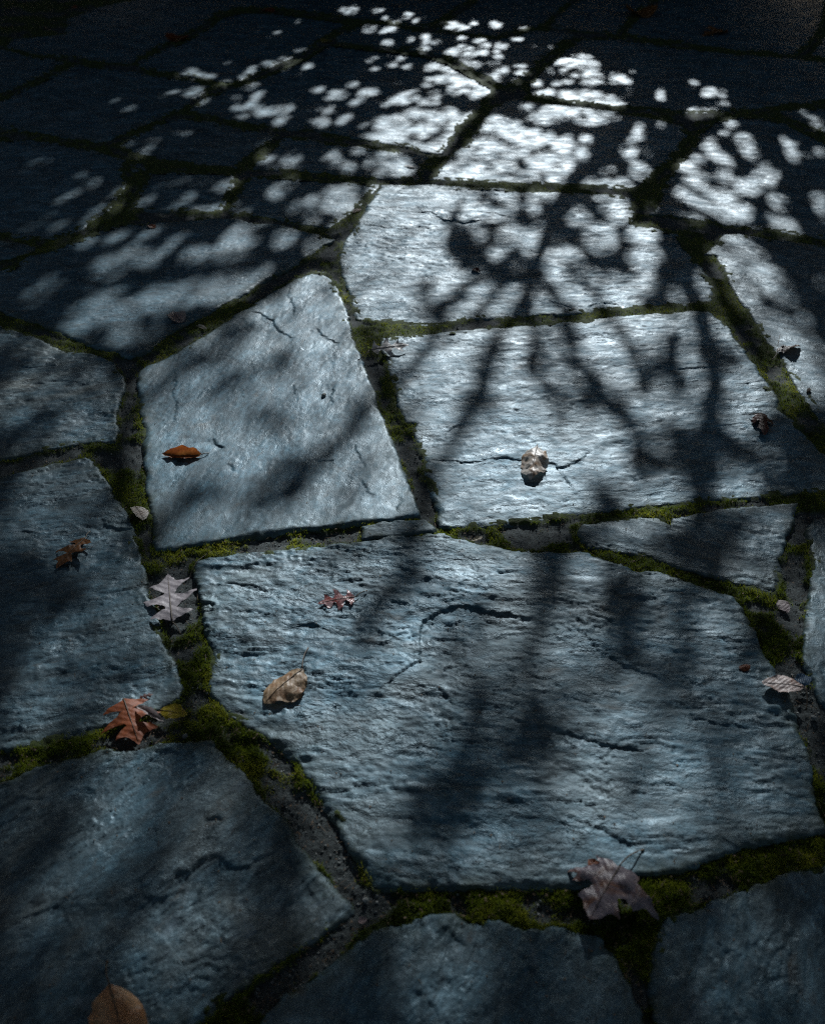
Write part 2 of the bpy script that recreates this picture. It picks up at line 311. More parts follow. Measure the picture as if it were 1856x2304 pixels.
# outline | strike angle | relief | tone | warm
STONES = [
 # large centre-front slab
 ("D:412,1178 440,1168 520,1160 600,1150 700,1143 760,1138 6:0,97 130,97 250,130 330,143 420,157 520,165 650,163 740,170 860,210 960,245 1080,255 1180,290 1360,350 1400,420 1440,520 1480,600 1520,650 1530,690 1600,790 1630,900 1660,1000 8:1675,0 1690,130 1725,240 1720,265 1400,345 1250,390 1100,440 960,450 800,480 640,510 400,500 220,512 D:940,1874 850,1872 790,1868 770,1840 735,1790 700,1720 670,1680 650,1640 620,1605 590,1575 555,1550 520,1530 480,1500 455,1470 442,1445 445,1420 440,1370 432,1320 425,1280 415,1240 408,1200", -6, 1.0, 0.95, 0.45),
 # centre-left slab with the brown leaf
 ("3:1370,65 1340,60 1290,70 1240,95 1150,150 1050,210 950,270 880,320 780,380 700,425 620,460 590,485 575,530 580,570 590,650 600,760 605,860 615,930 620,1000 625,1060 5:645,60 650,100 645,130 655,162 700,158 850,135 1000,112 1150,92 1300,70 1450,55 1505,48 D:885,1086 880,1060 868,1030 3:1720,940 1690,870 1660,800 1640,750 1600,640 1570,550 1540,480 1520,430 1500,370 1480,320 1470,260 1450,200 1430,150 1400,95", 78, 0.32, 1.0, 0.15),
 # right-middle slab with the pale leaf
 ("3:1600,345 1680,330 4:0,325 250,305 500,285 700,268 900,250 1100,238 1250,230 1275,255 1320,290 1350,340 1400,400 1450,470 1490,520 1530,580 1550,640 1600,680 1640,720 1680,780 1720,825 D:1745,955 1765,1000 1768,1028 1736,1032 1640,1042 1500,1052 1380,1063 1250,1080 1150,1092 1080,1100 1040,1105 960,1110 925,1108 915,1070 905,1040 893,1000 888,980 4:40,860 10,800 5,730 20,700 3:1700,700 1680,640 1665,590 1660,560 1635,500 1625,440 1605,390", 5, 0.75, 1.05, 0.05),
 # slab above it
 ("D:800,392 900,390 1000,395 1050,393 1100,402 1200,405 1300,408 h:0,560 100,590 130,660 150,720 130,800 300,840 490,870 560,950 640,1078 4:1215,40 1250,90 1285,120 1270,180 1230,205 1100,212 950,220 800,232 700,240 550,250 400,265 240,262 200,280 80,293 0,288 D:890,685 820,680 750,670 740,640 730,610 720,585 712,555 715,535 730,500 750,470 770,440 790,410", 2, 0.95, 1.1, 0.0),
 # left upper-middle slab
 ("e:260,1070 400,1040 600,950 800,870 1000,800 1200,805 1400,790 1550,785 1736,760 f:150,755 300,770 430,805 560,795 700,830 850,880 1000,910 1080,945 1000,990 880,1070 3:1260,30 1200,65 1120,100 1050,150 950,200 850,260 740,310 720,325 650,385 590,420 540,430 480,405 400,385 270,335 150,285 0,230 D:-60,630 -90,600 -40,585 20,562", 10, 0.45, 0.95, 0.0),
 # left middle
 ("3:0,290 100,320 180,345 240,375 290,400 400,410 470,440 520,490 530,550 510,600 495,650 500,720 490,780 450,785 340,790 250,805 150,825 50,850 0,855 D:-110,1000 -250,1010 -300,850 -210,700 -90,690", 14, 0.9, 0.95, 0.8),
 # left lower
 ("3:0,925 100,905 200,880 300,860 380,845 400,870 430,910 460,960 490,1000 540,1070 5:555,40 570,80 585,150 600,220 620,290 640,360 660,430 690,500 700,560 730,610 755,680 770,740 760,780 720,810 640,840 590,860 520,885 450,905 350,930 250,950 120,985 0,1000 D:-120,1620 -330,1640 -420,1350 -330,1060 -120,1030", 12, 0.9, 0.85, 0.35),
 # bottom left
 ("5:655,980 730,975 830,965 900,965 940,1010 1000,1070 7:1060,60 1110,130 1180,195 1220,250 1270,320 1300,370 1340,410 1390,450 1410,490 1480,560 1490,600 1440,640 1360,690 1250,760 1150,840 1050,910 950,980 850,1070 D:330,2220 180,2330 -200,2360 -480,2200 -420,1850 -330,1690 -120,1650 7:0,50 5:200,1060 430,990 560,1000", 48, 0.85, 0.85, 0.7),
 # bottom middle
 ("7:1736,645 1600,645 1550,660 1480,720 1400,800 1310,870 1200,950 1090,1060 D:520,2260 560,2400 900,2480 1250,2430 1400,2330 8:985,1078 960,1000 920,920 870,840 820,750 790,700 720,690 650,665 600,665 540,680 430,670 370,645 240,640 180,605 140,600 50,610 0,640", 60, 0.75, 0.85, 0.2),
 # bottom right
 ("8:1070,620 1150,595 1300,545 1450,490 1600,430 1736,395 D:1900,1890 2150,1900 2250,2150 2100,2400 1700,2420 1480,2330 8:1030,1078 1000,980 980,900 985,850 1010,760 1045,650", 70, 0.75, 0.8, 0.3),
 # right wedge
 ("6:693,75 720,55 760,50 830,20 950,15 1040,20 1080,45 1090,20 1200,0 4:1400,1055 1620,1035 6:1615,0 1600,60 1565,100 1555,200 1550,280 1530,340 1460,330 1300,280 1150,235 1000,195 860,160 740,145 705,110", -25, 0.8, 0.8, 0.5),
 # right edge
 ("D:1712,1085 1700,1105 6:1655,80 1665,150 1675,250 1650,400 1645,500 1640,600 1660,660 D:1725,1470 1800,1530 1960,1560 2080,1350 2010,1120 1850,1070", 85, 0.7, 0.9, 0.2),
 ("D:1775,1590 1850,1600 2050,1640 2160,1800 1900,1830 1790,1790 1765,1700", 20, 0.8, 0.85, 0.4),
 # right upper
 ("h:760,1020 820,960 880,890 1050,890 1250,930 1500,960 1736,990 D:1850,540 2050,640 2080,820 1960,960 1800,985 1760,930 4:1736,730 1700,680 1640,590 1600,530 1550,440 1500,370 1440,290 1420,240 1370,180 1330,110 1300,50 1275,0 h:720,1060", -35, 0.7, 0.85, 0.15),
 # bright slab above
 ("c:780,855 850,835 1000,850 1100,870 1400,905 1736,940 d:0,960 200,985 350,1010 530,1060 h:560,20 580,60 540,150 470,240 350,350 260,440 190,520 0,510 g:1200,485 900,465 500,450 130,435 200,350 300,270 330,220 450,130 500,60 560,0 c:590,1000 660,920", 3, 0.7, 1.15, 0.0),
 ("d:750,1030 880,990 1100,975 1250,990 1450,1050 h:1736,110 D:1850,320 2000,400 2050,560 1860,535 h:1736,940 1500,905 1200,860 900,820 600,770 400,730 250,725 330,640 380,560 350,530 400,430 500,280 600,150 650,70", -20, 0.6, 0.9, 0.0),
 ("c:1410,315 1736,325 d:400,380 800,430 1200,475 1500,500 1736,525 D:1850,145 1960,200 1850,225 d:1736,865 1400,875 1200,910 900,945 600,955 300,930 0,905 c:1500,880 1250,850 1000,800 960,770 930,710 1000,670 1050,600 1130,530 1230,450 1320,380", -8, 0.6, 0.9, 0.0),
 ("d:1300,950 1500,905 1736,895 D:1850,235 1990,260 2020,370 1860,300 h:1736,40 d:1550,1035 1400,985", -8, 0.6, 0.85, 0.0),
 # sliver between
 ("D:760,1107 830,1094 893,1092 918,1112 918,1120 860,1126 764,1133", 0, 0.7, 0.85, 0.3),
 # upper rows
 ("b:1120,290 1340,205 1500,215 1736,255 c:0,262 300,285 700,322 850,288 950,262 1100,250 1300,270 1370,300 1280,350 1170,430 1060,520 990,600 930,660 800,725 740,712 620,640 450,560 340,490 250,460 150,440 0,415 b:1450,388 1150,355 1080,330", -5, 0.5, 0.95, 0.0),
 ("b:1010,358 1130,380 1450,415 1736,445 c:130,470 230,495 330,530 450,600 600,685 700,740 690,790 620,850 580,920 510,980 430,1030 400,1078 g:330,90 260,210 200,222 30,190 f:1736,165 1500,135 1300,100 1100,60 900,15 1:1170,545 1080,522 980,508 900,488 795,465 830,430 940,370 b:0,815 60,795 200,755 350,695 480,635 650,570 820,490 900,440", -12, 0.5, 0.95, 0.0),
 ("a:1140,520 1300,440 1500,365 1736,240 b:120,135 250,105 400,95 600,105 850,135 1050,165 1280,200 1180,225 1030,305 930,375 830,440 690,505 600,545 450,600 300,680 250,695 100,690 a:1736,672 1600,645 1400,615 1200,580", -5, 0.5, 0.95, 0.0),
 ("a:640,535 1000,580 1400,645 1600,665 b:0,705 60,720 0,780 1:820,420 760,465 680,495 560,550 430,600 230,575 130,555 0,540 D:-150,260 -200,225 a:0,830 300,700", -5, 0.5, 0.9, 0.0),
 ("1:770,492 900,512 980,532 1080,547 1165,567 1150,590 1100,630 1040,680 990,713 850,703 640,673 545,650 505,620 450,618 560,568 690,508", -8, 0.6, 0.9, 0.3),
 ("e:0,105 150,95 250,90 400,105 560,132 780,178 1000,245 1055,262 1050,380 1095,440 1050,520 980,610 930,700 820,760 700,850 600,900 450,935 200,945 100,920 0,880 D:-110,490 -230,430 -160,300", 12, 0.6, 0.95, 0.0),
 ("e:1250,370 1450,355 1736,360 f:240,380 260,440 230,520 190,600 160,660 130,700 0,712 e:1600,706 1300,700 1065,695 1110,640 1150,560 1200,460", 5, 0.55, 0.95, 0.1),
 ("e:1075,280 1235,295 1225,362 1110,375", 5, 0.5, 0.8, 0.1),
 ("f:350,402 600,412 850,422 1100,442 1350,462 1470,467 1440,520 1370,580 1300,650 1200,730 1100,810 1030,848 900,828 700,795 500,745 222,732 192,690 230,590 300,480", -8, 0.4, 1.0, 0.15),
 ("f:640,75 850,80 1000,122 1300,152 1500,190 1736,215 g:0,220 130,240 90,300 75,380 70,445 0,448 f:1736,428 1500,428 1300,418 1000,378 800,368 500,358 372,348 430,280 520,190 600,110", -3, 0.6, 1.0, 0.1),
 ("e:0,945 200,972 310,1000 240,1062 0,1110 D:-70,580 -170,560 -120,515", 0, 0.6, 0.8, 0.0),
 # top rows and what continues past the frame
 ("a:640,490 900,525 1110,535 1300,415 1500,325 1736,195 b:120,100 250,70 400,60 600,70 850,100 1050,130 1340,170 1500,185 1736,222 c:130,225 230,175 330,105 520,-10 620,-70 b:800,-90 0,-60 a:1200,-20 900,40 560,160 560,290 100,335 60,400 350,470", -5, 0.5, 0.85, 0.0),
 ("a:40,410 330,480 600,515 300,670 0,790 D:-150,210 -200,140 -60,105", -5, 0.5, 0.85, 0.0),
 ("c:545,-10 445,80 345,140 250,205 180,238 400,275 700,300 850,258 950,238 1095,223 1185,120 1280,40 1350,-20 1250,-75 800,-90 640,-70", -5, 0.5, 0.85, 0.0),
 ("c:1400,-10 1310,55 1215,135 1135,222 1300,240 1400,262 1550,272 1720,290 d:100,140 210,60 300,-10 250,-90 c:1600,-100", -5, 0.5, 0.85, 0.0),
 ("d:330,5 235,80 130,160 25,295 300,335 600,370 900,410 1200,440 1480,470 1570,400 1650,310 1700,190 1750,-60 1200,-110 500,-90", -8, 0.5, 0.85, 0.0),
 ("d:1736,230 1690,330 1610,420 1550,478 1736,500 D:1850,120 1990,170 2100,90 1900,10 1790,-20", -8, 0.5, 0.85, 0.0),
 # beyond the left, right and near edges of the frame
 ("D:-270,130 -180,160 -230,225 -180,270 -190,300 -260,420 -420,420 -520,240", 10, 0.6, 0.9, 0.2),
 ("D:-255,445 -130,500 -190,560 -90,620 -110,660 -250,700 -480,680 -520,500", 10, 0.6, 0.9, 0.2),
 ("D:-330,740 -320,850 -270,1020 -350,1060 -560,1120 -640,850 -480,720", 20, 0.7, 0.9, 0.4),
 ("D:-350,1080 -440,1350 -345,1650 -440,1690 -800,1600 -760,1200 -560,1150", 70, 0.7, 0.9, 0.4),
 ("D:-450,1720 -345,1700 -440,1850 -500,2200 -480,2300 -900,2250 -880,1720", 30, 0.8, 0.85, 0.4),
 ("D:-460,2330 -200,2385 180,2355 340,2245 490,2270 530,2420 300,2750 -400,2800 -700,2500", 10, 0.8, 0.85, 0.3),
 ("D:560,2430 900,2510 1260,2455 1420,2350 1460,2350 1700,2450 1650,2800 700,2900 380,2760", 10, 0.8, 0.85, 0.3),
 ("D:1730,2450 2110,2425 2280,2160 2500,2100 2700,2400 2400,2750 1700,2800", 10, 0.8, 0.85, 0.3),
 ("D:2180,1880 2190,1800 2080,1640 2120,1560 2400,1560 2560,1850 2480,2070 2290,2130", 40, 0.8, 0.85, 0.3),
 ("D:2100,1350 2030,1110 1860,1050 1790,1010 1970,985 2300,1000 2420,1300 2380,1530 2130,1530", 40, 0.8, 0.85, 0.3),
 ("D:2100,820 2070,640 1870,545 2060,580 2300,680 2400,900 2290,970 1990,965", -30, 0.8, 0.85, 0.3),
 ("D:2070,560 2020,395 2040,375 2010,260 2250,330 2350,520 2290,650", -30, 0.8, 0.85, 0.3),
 ("D:1975,195 2005,170 2110,100 2300,180 2260,310 2005,245 1880,222", -30, 0.8, 0.85, 0.3),
]
# ledges: (stone index, line, drop in metres, fade length); lower on the right-hand side of travel
LEDGES = [
 (0, "D:785,1450 800,1443 830,1425 860,1405 885,1390 880,1365 885,1330 892,1305 910,1290 940,1278 980,1272 1010,1278 1035,1285 1070,1290 1110,1302 1130,1296 1150,1280", 0.011, 0.35),
 (0, "6:0,720 60,725 120,750 180,800 230,835", 0.006, 0.10),
 (0, "6:340,862 420,865 520,890 600,910 700,935 800,965 900,980 1000,1020 1060,1055", 0.0055, 0.15),
 (0, "6:740,535 760,570 830,620 900,650 1000,680 1060,730", 0.0055, 0.12),
 (0, "6:1150,885 1200,860 1280,885 1400,900 1500,925", 0.005, 0.12),
 (0, "5:1200,470 1300,470 1390,500 1480,520", 0.004, 0.08),
 (0, "8:700,220 780,260 870,300 940,330", 0.005, 0.10),
 (0, "D:440,1232 500,1225 560,1240 600,1237 650,1242", 0.004, 0.08),
 (0, "6:700,420 780,435 850,455", 0.005, 0.08),
 (2, "D:884,972 4:50,860 150,850 220,865 300,850 390,838 450,850 480,865 550,855 600,870 610,890 660,875 740,825 800,800", 0.0065, 0.30),
 (2, "4:930,545 1000,500 1080,478 1160,470 1260,465 1340,470", 0.0045, 0.12),
 (2, "4:1210,712 1320,705 1440,690", 0.004, 0.10),
 (2, "4:1390,532 1490,520", 0.004, 0.08),
 (2, "4:620,640 700,605 760,600", 0.003, 0.08),
 (2, "4:130,740 220,700 280,690", 0.003, 0.06),
 (3, "4:730,215 760,200 800,190 880,195", 0.006, 0.10),
 (3, "4:560,180 620,200 700,225", 0.004, 0.08),
 (3, "g:0,710 150,715 260,770 340,775 440,790 600,765", 0.006, 0.15),
 (3, "f:1280,820 1400,810 1500,835 1650,838 1736,842", 0.005, 0.15),
 (3, "g:530,715 680,720 800,750", 0.004, 0.10),
 (3, "g:0,830 90,815 180,845", 0.004, 0.10),
 (1, "3:1040,235 1100,240 1150,270 1170,310 1230,345 1270,350", 0.006, 0.08),
 (1, "3:905,765 910,790 950,810", 0.007, 0.05),
 (1, "3:1410,540 1395,590 1405,640", 0.0035, 0.04),
 (1, "3:1225,120 1215,170 1240,210 1235,260", 0.0035, 0.05),
 (1, "3:1500,790 1515,850 1545,900", 0.0035, 0.04),
 (1, "3:745,470 735,560 745,640 735,720", 0.003, 0.04),
 (1, "3:1330,300 1375,350 1440,370", 0.004, 0.05),
 (1, "3:1240,540 1250,590", 0.003, 0.04),
 (1, "3:960,875 985,890 980,910", 0.004, 0.04),
 (1, "3:1530,940 1550,990 1590,1010", 0.004, 0.05),
 (1, "3:1330,865 1410,865", 0.004, 0.05),
 (1, "3:980,275 1030,262", 0.004, 0.05),
 (1, "3:1700,1035 1660,1070", 0.004, 0.05),
 (6, "5:430,20 450,50 500,75 540,65 570,58", 0.006, 0.10),
 (6, "5:80,75 150,80", 0.004, 0.08),
 (7, "7:520,655 560,610 620,560 700,525 720,490 760,430 800,410 850,385 900,370 950,385 1000,410 1050,405 1100,370 1170,340 1240,310", 0.009, 0.25),
 (7, "7:30,660 150,610 280,560", 0.006, 0.15),
 (7, "7:860,225 910,210 940,225", 0.006, 0.08),
 (7, "5:620,1060 650,1010 700,1000 780,1010", 0.006, 0.15),
 (8, "8:80,700 140,665 180,690 230,760", 0.007, 0.12),
 (5, "3:20,450 120,470 240,460 330,440", 0.004, 0.10),
 (5, "3:120,540 260,520 400,545", 0.004, 0.10),
 (10, "6:800,130 900,150 1010,180", 0.004, 0.10),
]
def frac_outline(P, seed, step, amp):
    P = resample(P, step, True)
    n = np.roll(P, -1, 0)-np.roll(P, 1, 0); n = np.stack([n[:, 1], -n[:, 0]], -1); n /= np.linalg.norm(n, axis=1)[:, None]+1e-9
    d = fbm(P[:, 0]*14, P[:, 1]*14, seed, 3)*amp + fbm(P[:, 0]*60, P[:, 1]*60, seed+5, 3, 0.7)*amp*0.8
    ch = sstep(0.55, 0.8, vnoise(P[:, 0]*22, P[:, 1]*22, seed+9)); d = d - 0  # keep
    return P + n*(d[:, None]*1.0) , n, ch

def edge_dist(P, out):
    q = resample(out, 0.002 if len(out) > 60 else 0.01, True); kd = KDTree(len(q))
    for i, a in enumerate(q): kd.insert((a[0], a[1], 0), i)
    kd.balance(); fd = kd.find
    return np.array([fd((a, b, 0))[2] for a, b in P.tolist()])
# raster of the stones in photo pixels, for finding the joints
RX0, RY0, RS = -930.0, -115.0, 1.5; RW, RH = 2500, 2000
RAST = np.zeros((RH, RW), bool)
def rasterise(poly):
    q = to_px(poly); x = (q[:, 0]-RX0)/RS; y = (q[:, 1]-RY0)/RS; x2 = np.roll(x, -1); y2 = np.roll(y, -1)
    for r in range(max(0, int(y.min())), min(RH-1, int(y.max())+1)):
        m = (y > r) != (y2 > r); xs = np.sort(x[m]+(r-y[m])*(x2[m]-x[m])/(y2[m]-y[m]))
        for a, b in zip(xs[::2], xs[1::2]): RAST[r, max(0, int(math.ceil(a))):max(0, int(b)+1)] = True
def on_stone(p):
    i = np.clip(((p[..., 0]-RX0)/RS+0.5).astype(int), 0, RW-1); j = np.clip(((p[..., 1]-RY0)/RS+0.5).astype(int), 0, RH-1)
    return RAST[j, i]
STONE_POLY = []; STONE_V = []
patio = None
def build_stone(idx, spec):
    s, ang, relief, tone, warm = spec
    G0 = ground(px(s)); c = G0.mean(0)
    if np.sum(G0[:, 0]*np.roll(G0[:, 1], -1)-np.roll(G0[:, 0], -1)*G0[:, 1]) < 0: G0 = G0[::-1]
    pc = to_px(c); inframe = (-100 < pc[0] < 1956) and (-60 < pc[1] < 2400)
    pp = to_px(G0); touches = (pp[:, 0].max() > -10) and (pp[:, 0].min() < 1866) and (pp[:, 1].max() > -10) and (pp[:, 1].min() < 2314)
    rs = px_per_m(min(max(pc[1], 40), 2200))/2.252
    sp = 1.75/rs if touches else 0.03
    dist_scale = min(1.0, 0.35 + 0.65*rs/420)
    out, nrm, ch = frac_outline(G0, 40+idx, max(sp*1.1, 0.004), 0.0065 if touches else 0.006)
    STONE_POLY.append(out); rasterise(out)
    lo, hi = out.min(0), out.max(0)
    xs = np.arange(lo[0], hi[0], sp); ys = np.arange(lo[1], hi[1], sp*1.05)
    X, Y = np.meshgrid(xs, ys); X = X + (np.arange(len(ys)) % 2)[:, None]*sp*0.5
    P = np.stack([X.ravel(), Y.ravel()], -1); P = P + RNG.uniform(-0.28, 0.28, P.shape)*sp
    P = P[inside(P, out)]
    leds = [(resample(ground(px(l)), max(sp*0.9, 0.003)), d, f) for (i, l, d, f) in LEDGES if i == idx]
    L2 = []
    for l, d, f in leds:
        t = np.gradient(l, axis=0); t /= np.linalg.norm(t, axis=1)[:, None]+1e-9
        nn = np.stack([t[:, 1], -t[:, 0]], -1)
        l = l + nn*(fbm(l[:, 0]*40, l[:, 1]*40, idx+3, 4, 0.7)*0.011)[:, None]
        L2.append((l, d, f))
        cl = np.vstack([l, l+nn*0.0022]); P = P[seg_dist(P, l)[0] > 0.0028] if len(P) else P
        P = np.vstack([P, cl[inside(cl, out)]])
    D = edge_dist(P, out); k = D > sp*0.55; P = P[k]; D = D[k]
    nb = len(out)
    pts = [Vector(q) for q in out] + [Vector(q) for q in P]
    edges = [(i, (i+1) % nb) for i in range(nb)]
    r = delaunay_2d_cdt(pts, edges, [], 1, 1e-6)
    V2 = np.array([(q.x, q.y) for q in r[0]]); F = np.array(r[2], np.int32)
    din = np.r_[np.zeros(nb), D]; Dv = np.array([din[g[0]] if len(g) else 0.0 for g in r[3]])
    x, y = V2[:, 0], V2[:, 1]; a = math.radians(ang)
    u = (x*math.cos(a)+y*math.sin(a)) + idx*3.7; v = (-x*math.sin(a)+y*math.cos(a)) + idx*1.9
    wu = fbm(u*7, v*7, idx+60, 3)*0.02
    lod = float(np.clip(0.0065/sp, 0.25, 1.0)); rel2 = max(0.0, relief-0.45)*1.8
    t = fbm(u*3.4+wu*20, (v+wu)*10.5, idx, 5, 0.55)*4.8
    fr = t-np.floor(t); q = np.floor(t)+sstep(0.45, 0.55, fr)
    mmod = sstep(0.35, 0.65, vnoise(u*9, v*22, idx+31))*0.9+0.1
    z = 0.0030*relief*lod*(t*0.55 + mmod*(q-t)*1.2)
    t3 = fbm(u*8+wu*40, v*25, idx+90, 4, 0.6)*3.4; s3 = np.floor(t3)+sstep(0.45, 0.55, t3-np.floor(t3))
    z += 0.0013*relief*lod*(s3-0.9*t3)*sstep(0.42, 0.6, vnoise(u*10, v*15, idx+44))
    smg = 0.15+0.95*sstep(0.36, 0.66, vnoise(u*3.1, v*5.2, idx+210))
    z -= 0.0065*smg*rel2*lod*np.abs(fbm(u*12+wu*30, v*21, idx+120, 4, 0.55))
    z += 0.0026*smg*relief*lod*fbm(u*32, v*55, idx+130, 3, 0.55)
    z += 0.003*fbm(x*3.0, y*3.0, idx+70, 2)
    tx, ty = np.random.default_rng(idx+5).uniform(-0.006, 0.006, 2); z += (x-c[0])*tx + (y-c[1])*ty + np.random.default_rng(idx+9).uniform(-0.002, 0.002)
    for l, d, f in L2:
        f = min(f*1.5, 0.20); lo2, hi2 = l.min(0)-0.45, l.max(0)+0.45
        ix = np.where((V2[:, 0] > lo2[0]) & (V2[:, 0] < hi2[0]) & (V2[:, 1] > lo2[1]) & (V2[:, 1] < hi2[1]))[0]
        dd, sg, tt = seg_dist(V2[ix], l); sdv = dd*sg
        end = sstep(0.0, 0.16, tt)*sstep(0.0, 0.16, 1-tt)
        dm = d*0.42*(0.35+1.1*vnoise(V2[ix, 0]*28, V2[ix, 1]*28, idx+77)); low = dm*np.where(sdv > 0, sstep(0.0, 0.0024, sdv)*np.exp(-sdv/f), 0.0)
        z[ix] += end*(-low + 0.12*d*np.where(sdv <= 0, np.exp(sdv/0.03), 0.0))
    ew = 0.003 + 0.008*vnoise(x*25, y*25, idx+12)
    chip = sstep(0.52, 0.66, vnoise(x*19, y*19, idx+14))
    z -= (0.004+0.006*chip)*np.clip(1-Dv/(ew*(1+1.4*chip)), 0, 1)**2
    z = np.clip(z, -0.012, 0.012)
    V = np.column_stack([V2, z]); n0 = len(V)
    # sides, following the CDT boundary in order (first nb input verts map to the outline)
    from_in = [g[0] if len(g) else -1 for g in r[3]]
    inv = {}
    for vi, g in enumerate(r[3]):
        for gg in g:
            if gg < nb: inv[gg] = vi
    ring = [inv[i] for i in range(nb) if i in inv]
    R = np.array(ring); P0 = V[R]; cc = np.array([c[0], c[1]]); Fs = []
    prev = R; base = n0; Vs = [V]
    for dz, off in ((-0.007, 0.0010), (-0.016, -0.0015), (-0.030, 0.0005), (-0.055, 0.0)):
        nv = P0.copy(); jit = off + fbm(P0[:, 0]*90+dz*900, P0[:, 1]*90, idx+int(-dz*1000), 2)*0.0018
        nv[:, :2] += nrm[:len(nv)]*jit[:, None] if len(nv) == len(nrm) else 0
        nv[:, 2] = P0[:, 2]+dz; Vs.append(nv)
        cur = np.arange(base, base+len(nv)); base += len(nv)
        for i in range(len(nv)):
            j = (i+1) % len(nv); Fs.append((prev[i], cur[i], cur[j])); Fs.append((prev[i], cur[j], prev[j]))
        prev = cur
    Va = np.vstack(Vs); Fa = np.vstack([F, np.array(Fs, np.int32)])
    o = np.array([c[0], c[1], 0.0]); me = mesh_from('flagstone', Va-o, Fa, M_STONE)
    uvv = np.empty((len(Va), 2)); uvv[:, 0] = Va[:, 0]*math.cos(a)+Va[:, 1]*math.sin(a)+idx*3.7; uvv[:, 1] = -Va[:, 0]*math.sin(a)+Va[:, 1]*math.cos(a)+idx*1.9 + Va[:, 2]
    ea = np.zeros(len(Va), np.float32); ea[:n0] = np.exp(-Dv/0.028); ea[n0:] = 1.0
    me.attributes.new('rim', 'FLOAT', 'POINT').data.foreach_set('value', ea)
    li = np.empty(len(me.loops), np.int32); me.loops.foreach_get('vertex_index', li)
    ul = me.uv_layers.new(name='UVMap'); ul.data.foreach_set('uv', uvv[li].astype(np.float32).ravel())
    ob = link('flagstone', me, patio, tuple(o)); ob['tone'] = tone; ob['warm'] = warm; ob['relief'] = 0.08+0.72*relief
    STONE_V.append(V[::3])
    return ob

# the bed the stones lie in: a fine sheet that shows only in the joints
patio = bpy.data.objects.new('patio', bpy.data.meshes.new('patio')); COL.objects.link(patio)
tag(patio, 'irregular slate flagstone paving with mossy mortar joints', 'paving', kind='structure')
for i, s in enumerate(STONES): build_stone(i, s)
ALLV = np.vstack(STONE_V)

def moss_mask(x, y):
    n = fbm(x*5.5, y*5.5, 501, 3)*0.9 + fbm(x*24, y*24, 511, 2)*0.45
    far = np.clip((y-1.1)/2.2, 0, 1); q = to_px(np.stack([x, y], -1)); r = 0.013*px_per_m(q[..., 1]); near = 0.0
    for dx, dy in ((1, 0), (-1, 0), (0, .5), (0, -.5)): near = near + on_stone(q+np.stack([r*dx, r*dy], -1))
    return sstep(-0.16-0.19*far, 0.16-0.14*far, n+0.17*near-0.10)
def bed_height(x, y):
    m = moss_mask(x, y)
    far = np.clip((y-1.6)/3.0, 0, 1)
    return -0.0145 + 0.0055*far + 0.0045*fbm(x*30, y*30, 520, 3) + 0.0035*fbm(x*95, y*95, 525, 3, 0.6) + (0.0100+0.0025*far)*m*(0.7+0.5*fbm(x*45, y*45, 530, 2)), m
def build_bed():
    gx = np.r_[np.arange(-900, -40, 10.0), np.arange(-40, 1900, 4.5), np.arange(1900, 2780, 10.0)]; gy = np.r_[np.arange(-105, 200, 3.0), np.arange(200, 2340, 4.0), np.arange(2340, 2860, 9.0)]
    X, Y = np.meshgrid(gx, gy); P = ground(np.stack([X.ravel(), Y.ravel()], -1))
    ny, nx = X.shape; Q = np.stack([X.ravel(), Y.ravel()], -1); deep = on_stone(Q); r = 0.02*px_per_m(Q[:, 1])
    for dx, dy in ((1, 0), (-1, 0), (0, .45), (0, -.45), (.7, .35), (-.7, .35), (.7, -.35), (-.7, -.35)): deep &= on_stone(Q+np.stack([r*dx, r*dy], -1))
    z, m = bed_height(P[:, 0], P[:, 1])
    I = np.arange(ny*nx).reshape(ny, nx); q = np.stack([I[:-1, :-1], I[1:, :-1], I[1:, 1:], I[:-1, 1:]], -1).reshape(-1, 4)
    q = q[~deep[q].all(1)]; use = np.unique(q); mp = np.full(len(P), -1); mp[use] = np.arange(len(use))
    me = mesh_from('patio', np.column_stack([P, z])[use], mp[q].astype(np.int32), M_MORTAR)
    at = me.attributes.new('mossy', 'FLOAT', 'POINT'); at.data.foreach_set('value', m[use].astype(np.float32))
    patio.data = me
build_bed()

